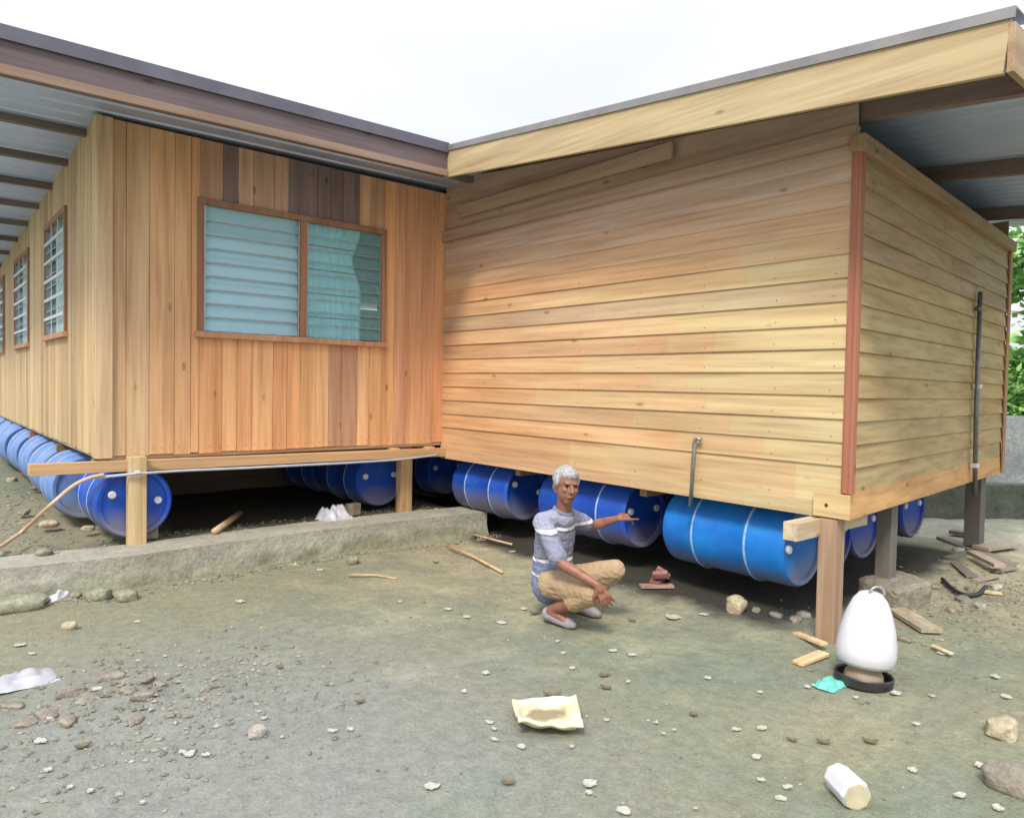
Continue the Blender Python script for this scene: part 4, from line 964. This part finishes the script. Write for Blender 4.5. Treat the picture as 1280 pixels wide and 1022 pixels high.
V3 = Vector; side = (J['sL'] - J['sR']).normalized()
# facing of the chest
fwd = side.cross(V3((0, 0, 1))).normalized()
if fwd.dot(J['kR'] - J['hR']) < 0: fwd = -fwd
torso = [(J['pel'], .135), ((J['pel'] + J['ch']) / 2 - fwd * .02, .125), (J['ch'], .13)]
b.cone(torso[0][0], torso[1][0], .13, .12, sq=.8, side=side); b.cone(torso[1][0], torso[2][0], .12, .13, sq=.78, side=side)
b.cone(J['ch'], J['nk'] - V3((0, 0, .02)), .13, .07, sq=.75, side=side); b.cone(J['sR'], J['sL'], .055, .055)
b.cone(J['nk'] - V3((0, 0, .03)), J['hd'] + V3((0, 0, -.03)), .052, .05)
for h_, k_, a_ in (('hR', 'kR', 'aR'), ('hL', 'kL', 'aL')):
    b.cone(J[h_], J[k_], .08, .05); md = J[k_].lerp(J[a_], .35); b.cone(J[k_], md, .05, .053); b.cone(md, J[a_], .052, .034)
for s0, e0, w0 in (('sR', 'eR', 'wR'), ('sL', 'eL', 'wL')):
    b.cone(J[s0], J[e0], .048, .036); md = J[e0].lerp(J[w0], .3); b.cone(J[e0], md, .036, .037); b.cone(md, J[w0], .037, .024)
# feet
toe_dir = RT * .8 - FW * .6; toe_dir.z = 0; toe_dir.normalize()
for a_ in ('aR', 'aL'):
    A = J[a_]; g_ = gh(A.x, A.y); heel = V3((A.x, A.y, g_ + .05)) - toe_dir * .035; ball = V3((A.x, A.y, g_ + .028)) + toe_dir * .13; J['heel' + a_] = heel; J['ball' + a_] = ball
    b.cone(A, heel, .035, .032); b.cone(A - V3((0, 0, .01)), ball, .034, .03, sq=1.2)
# hands: palm + fingers
def hand(wr, dirv, palm_n, curl, spread=.9, thumb=1, point=False):
    dirv = dirv.normalized(); sd_ = dirv.cross(palm_n).normalized(); nn = sd_.cross(dirv).normalized()
    b.cone(wr, wr + dirv * .03, .024, .026); 
    for q in (-.026, -.009, .009, .026): b.cone(wr + dirv * .015 + sd_ * q * .6, wr + dirv * .085 + sd_ * q, .014, .012)
    L_ = [.062, .074, .078, .068]
    for i, q in enumerate((-.031, -.0105, .0105, .031)):
        cu = curl if not (point and i == 3) else .05
        p0 = wr + dirv * .085 + sd_ * q; d_ = (dirv + sd_ * q * spread * 6).normalized(); l_ = L_[i]
        for s_, r_ in ((.45, .0095), (.3, .0085), (.25, .0075)):
            d2 = (d_ * math.cos(cu) - nn * math.sin(cu)).normalized(); p1 = p0 + d2 * l_ * s_; b.cone(p0, p1, r_, r_ * .92, 10); p0 = p1; d_ = d2
    t0 = wr + dirv * .03 + sd_ * .026 * thumb; t1 = t0 + (dirv * .6 + sd_ * .8 * thumb - nn * .2).normalized() * .042; t2 = t1 + (dirv * .9 + sd_ * .35 * thumb - nn * .3).normalized() * .036
    b.cone(t0, t1, .014, .0115, 10); b.cone(t1, t2, .011, .009, 10)
hand(J['wR'], (RT * .55 - UP * .95 - FW * .1), -FW, .28, .8, 1)
hand(J['wL'], (RT * .95 + UP * .1 + FW * .2), UP + -FW * .5, .75, .3, -1, True)
# head
up_ = (V3((0, 0, 1)) + RT * .06).normalized(); ff_ = (-FW * .93 + RT * .33 - V3((0, 0, .12))).normalized(); ff_ = (ff_ - up_ * ff_.dot(up_)).normalized(); rr2 = ff_.cross(up_)
H = J['hd']
b.ell(H + up_ * .028 - ff_ * .012, rr2 * .076, ff_ * .094, up_ * .088)
b.ell(H - up_ * .03 + ff_ * .014, rr2 * .066, ff_ * .073, up_ * .078)
b.ell(H - up_ * .088 + ff_ * .038, rr2 * .032, ff_ * .036, up_ * .028)
for s_ in (-1, 1):
    b.ell(H + rr2 * .078 * s_ - up_ * .002 - ff_ * .008, rr2 * .009, ff_ * .018, up_ * .03)
    b.ell(H + rr2 * .036 * s_ - up_ * .02 + ff_ * .066, rr2 * .02, ff_ * .016, up_ * .018)
b.cone(H + up_ * .012 + ff_ * .082, H - up_ * .026 + ff_ * .104, .008, .013); b.ell(H - up_ * .03 + ff_ * .094, rr2 * .019, ff_ * .012, up_ * .009)
b.ell(H + up_ * .026 + ff_ * .074, rr2 * .05, ff_ * .014, up_ * .011)
b.ell(H - up_ * .062 + ff_ * .079, rr2 * .025, ff_ * .011, up_ * .0065); b.ell(H - up_ * .074 + ff_ * .077, rr2 * .021, ff_ * .011, up_ * .0065)
b.build('body', SKIN, man, man, .0055, 3)
LIP = plain('lip', (.22, .07, .055), .5, .1); EYE = plain('eye_white', (.5, .47, .44), .3, .05); PUP = plain('pupil', (.02, .012, .01), .2, .05)
for s_ in (-1, 1):
    e_ = Blob(); e_.ell(H + rr2 * .031 * s_ + up_ * .008 + ff_ * .077, rr2 * .013, ff_ * .006, up_ * .0055); e_.build('eye', EYE, man, man, .0015, 1)
    e_ = Blob(); e_.ell(H + rr2 * .031 * s_ + up_ * .008 + ff_ * .082, rr2 * .0055, ff_ * .0022, up_ * .005); e_.build('pupil', PUP, man, man, .001, 0)
    e_ = Blob(); e_.cone(H + rr2 * .015 * s_ + up_ * .027 + ff_ * .087, H + rr2 * .044 * s_ + up_ * .026 + ff_ * .08, .0025, .0018); e_.build('eyebrow', HAIR, man, man, .0015, 1)
e_ = Blob(); e_.ell(H - up_ * .068 + ff_ * .0875, rr2 * .022, ff_ * .003, up_ * .004); e_.build('mouth', LIP, man, man, .001, 1)
# hair cap: shell over the skull, cut back from the face
hb = Blob()
hb.ell(H + up_ * .042 - ff_ * .03, rr2 * .080, ff_ * .088, up_ * .080); hb.ell(H + up_ * .075 + ff_ * .012, rr2 * .068, ff_ * .074, up_ * .045); hb.ell(H - ff_ * .055 - up_ * .01, rr2 * .07, ff_ * .05, up_ * .06)
for s_ in (-1, 1): hb.ell(H + rr2 * .07 * s_ + up_ * .035 + ff_ * .0, rr2 * .016, ff_ * .035, up_ * .04)
rn = random.Random(5)
for _ in range(160):
    a_, z_ = rn.uniform(0, 6.28), rn.uniform(-.1, 1); r_ = math.sqrt(max(0, 1 - z_ * z_))
    if z_ < .45 and math.sin(a_) > .2: continue
    q = H + up_ * .045 - ff_ * .02 + rr2 * .08 * r_ * math.cos(a_) + ff_ * .09 * r_ * math.sin(a_) + up_ * .086 * z_; hb.ell(q * 1.0 - (q - H) * .04, rr2 * .011, ff_ * .011, up_ * .009, 8, 6)
hb.build('hair', HAIR, man, man, .004, 2)
# shirt
s = Blob()
s.cone(J['pel'] + V3((0, 0, -.035)) - fwd * .03, torso[1][0], .15, .145, sq=.86, side=side); s.cone(torso[1][0], J['ch'], .145, .15, sq=.82, side=side)
s.cone(J['ch'], J['nk'] - V3((0, 0, .07)), .148, .085, sq=.8, side=side); s.cone(J['sR'] - V3((0, 0, .006)), J['sL'] - V3((0, 0, .006)), .062, .062)
s.cone(J['sR'], J['sR'].lerp(J['eR'], .86), .062, .062); s.cone(J['sL'], J['sL'].lerp(J['eL'], .6), .062, .058)
for q_ in ('sR', 'sL'): s.cone(J[q_], J['nk'] - V3((0, 0, .04)), .062, .06)
for k_ in range(14):      # hem and sleeve folds
    a_ = k_ * .45; s.cone(J['pel'] + side * .145 * math.cos(a_) + fwd * .115 * math.sin(a_) - V3((0, 0, .045)), J['pel'] + side * .13 * math.cos(a_) + fwd * .1 * math.sin(a_) + V3((0, 0, .12)), .02, .008, 8)
s.build('shirt', SHIRT, man, man, .006, 3, .0035)
cb = Blob(); N_ = 16; pts = [J['nk'] + V3((0, 0, .012)) + side * .066 * math.cos(2 * math.pi * k_ / N_) + fwd * (.058 * math.sin(2 * math.pi * k_ / N_) + .004) - V3((0, 0, .02)) * (1 + math.sin(2 * math.pi * k_ / N_)) for k_ in range(N_)]
for k_ in range(N_): cb.cone(pts[k_], pts[(k_ + 1) % N_], .014, .014, 8)
cb.build('collar', cloth('collar_cloth', (.16, .17, .25), (.22, .23, .32)), man, man, .005, 2)
# trousers to below the knee
t_ = Blob(); t_.cone(J['hR'] + fwd * .03, J['hL'] + fwd * .03, .1, .1)
for h_, k_, a_ in (('hR', 'kR', 'aR'), ('hL', 'kL', 'aL')):
    t_.cone(J[h_] + fwd * .03, J[k_], .098, .071); t_.cone(J[k_], J[k_].lerp(J[a_], .45), .07, .066)
    for i in range(5):
        q = J[k_].lerp(J[h_], .12 + .09 * i); d_ = (J[h_] - J[k_]).normalized(); o_ = d_.orthogonal().normalized(); t_.cone(q + o_ * .07, q + d_.cross(o_) * .075, .016, .014, 8)
t_.build('trousers', KHAKI, man, man, .006, 3, .003)
# shoes
SHOE = cloth('canvas_shoe', (.2, .19, .21), (.34, .32, .34)); SOLE = plain('shoe_sole', (.14, .13, .13), .8, .2)
for a_ in ('aR', 'aL'):
    sb = Blob(); he, ba = J['heel' + a_], J['ball' + a_]; sb.cone(he + V3((0, 0, .005)), ba + V3((0, 0, .004)), .038, .037, sq=.95); sb.cone(ba + V3((0, 0, .003)), ba + toe_dir * .03, .037, .026); sb.cone(he, he + V3((0, 0, .02)), .038, .036)
    o = sb.build('shoe', SHOE, man, man, .005, 3)
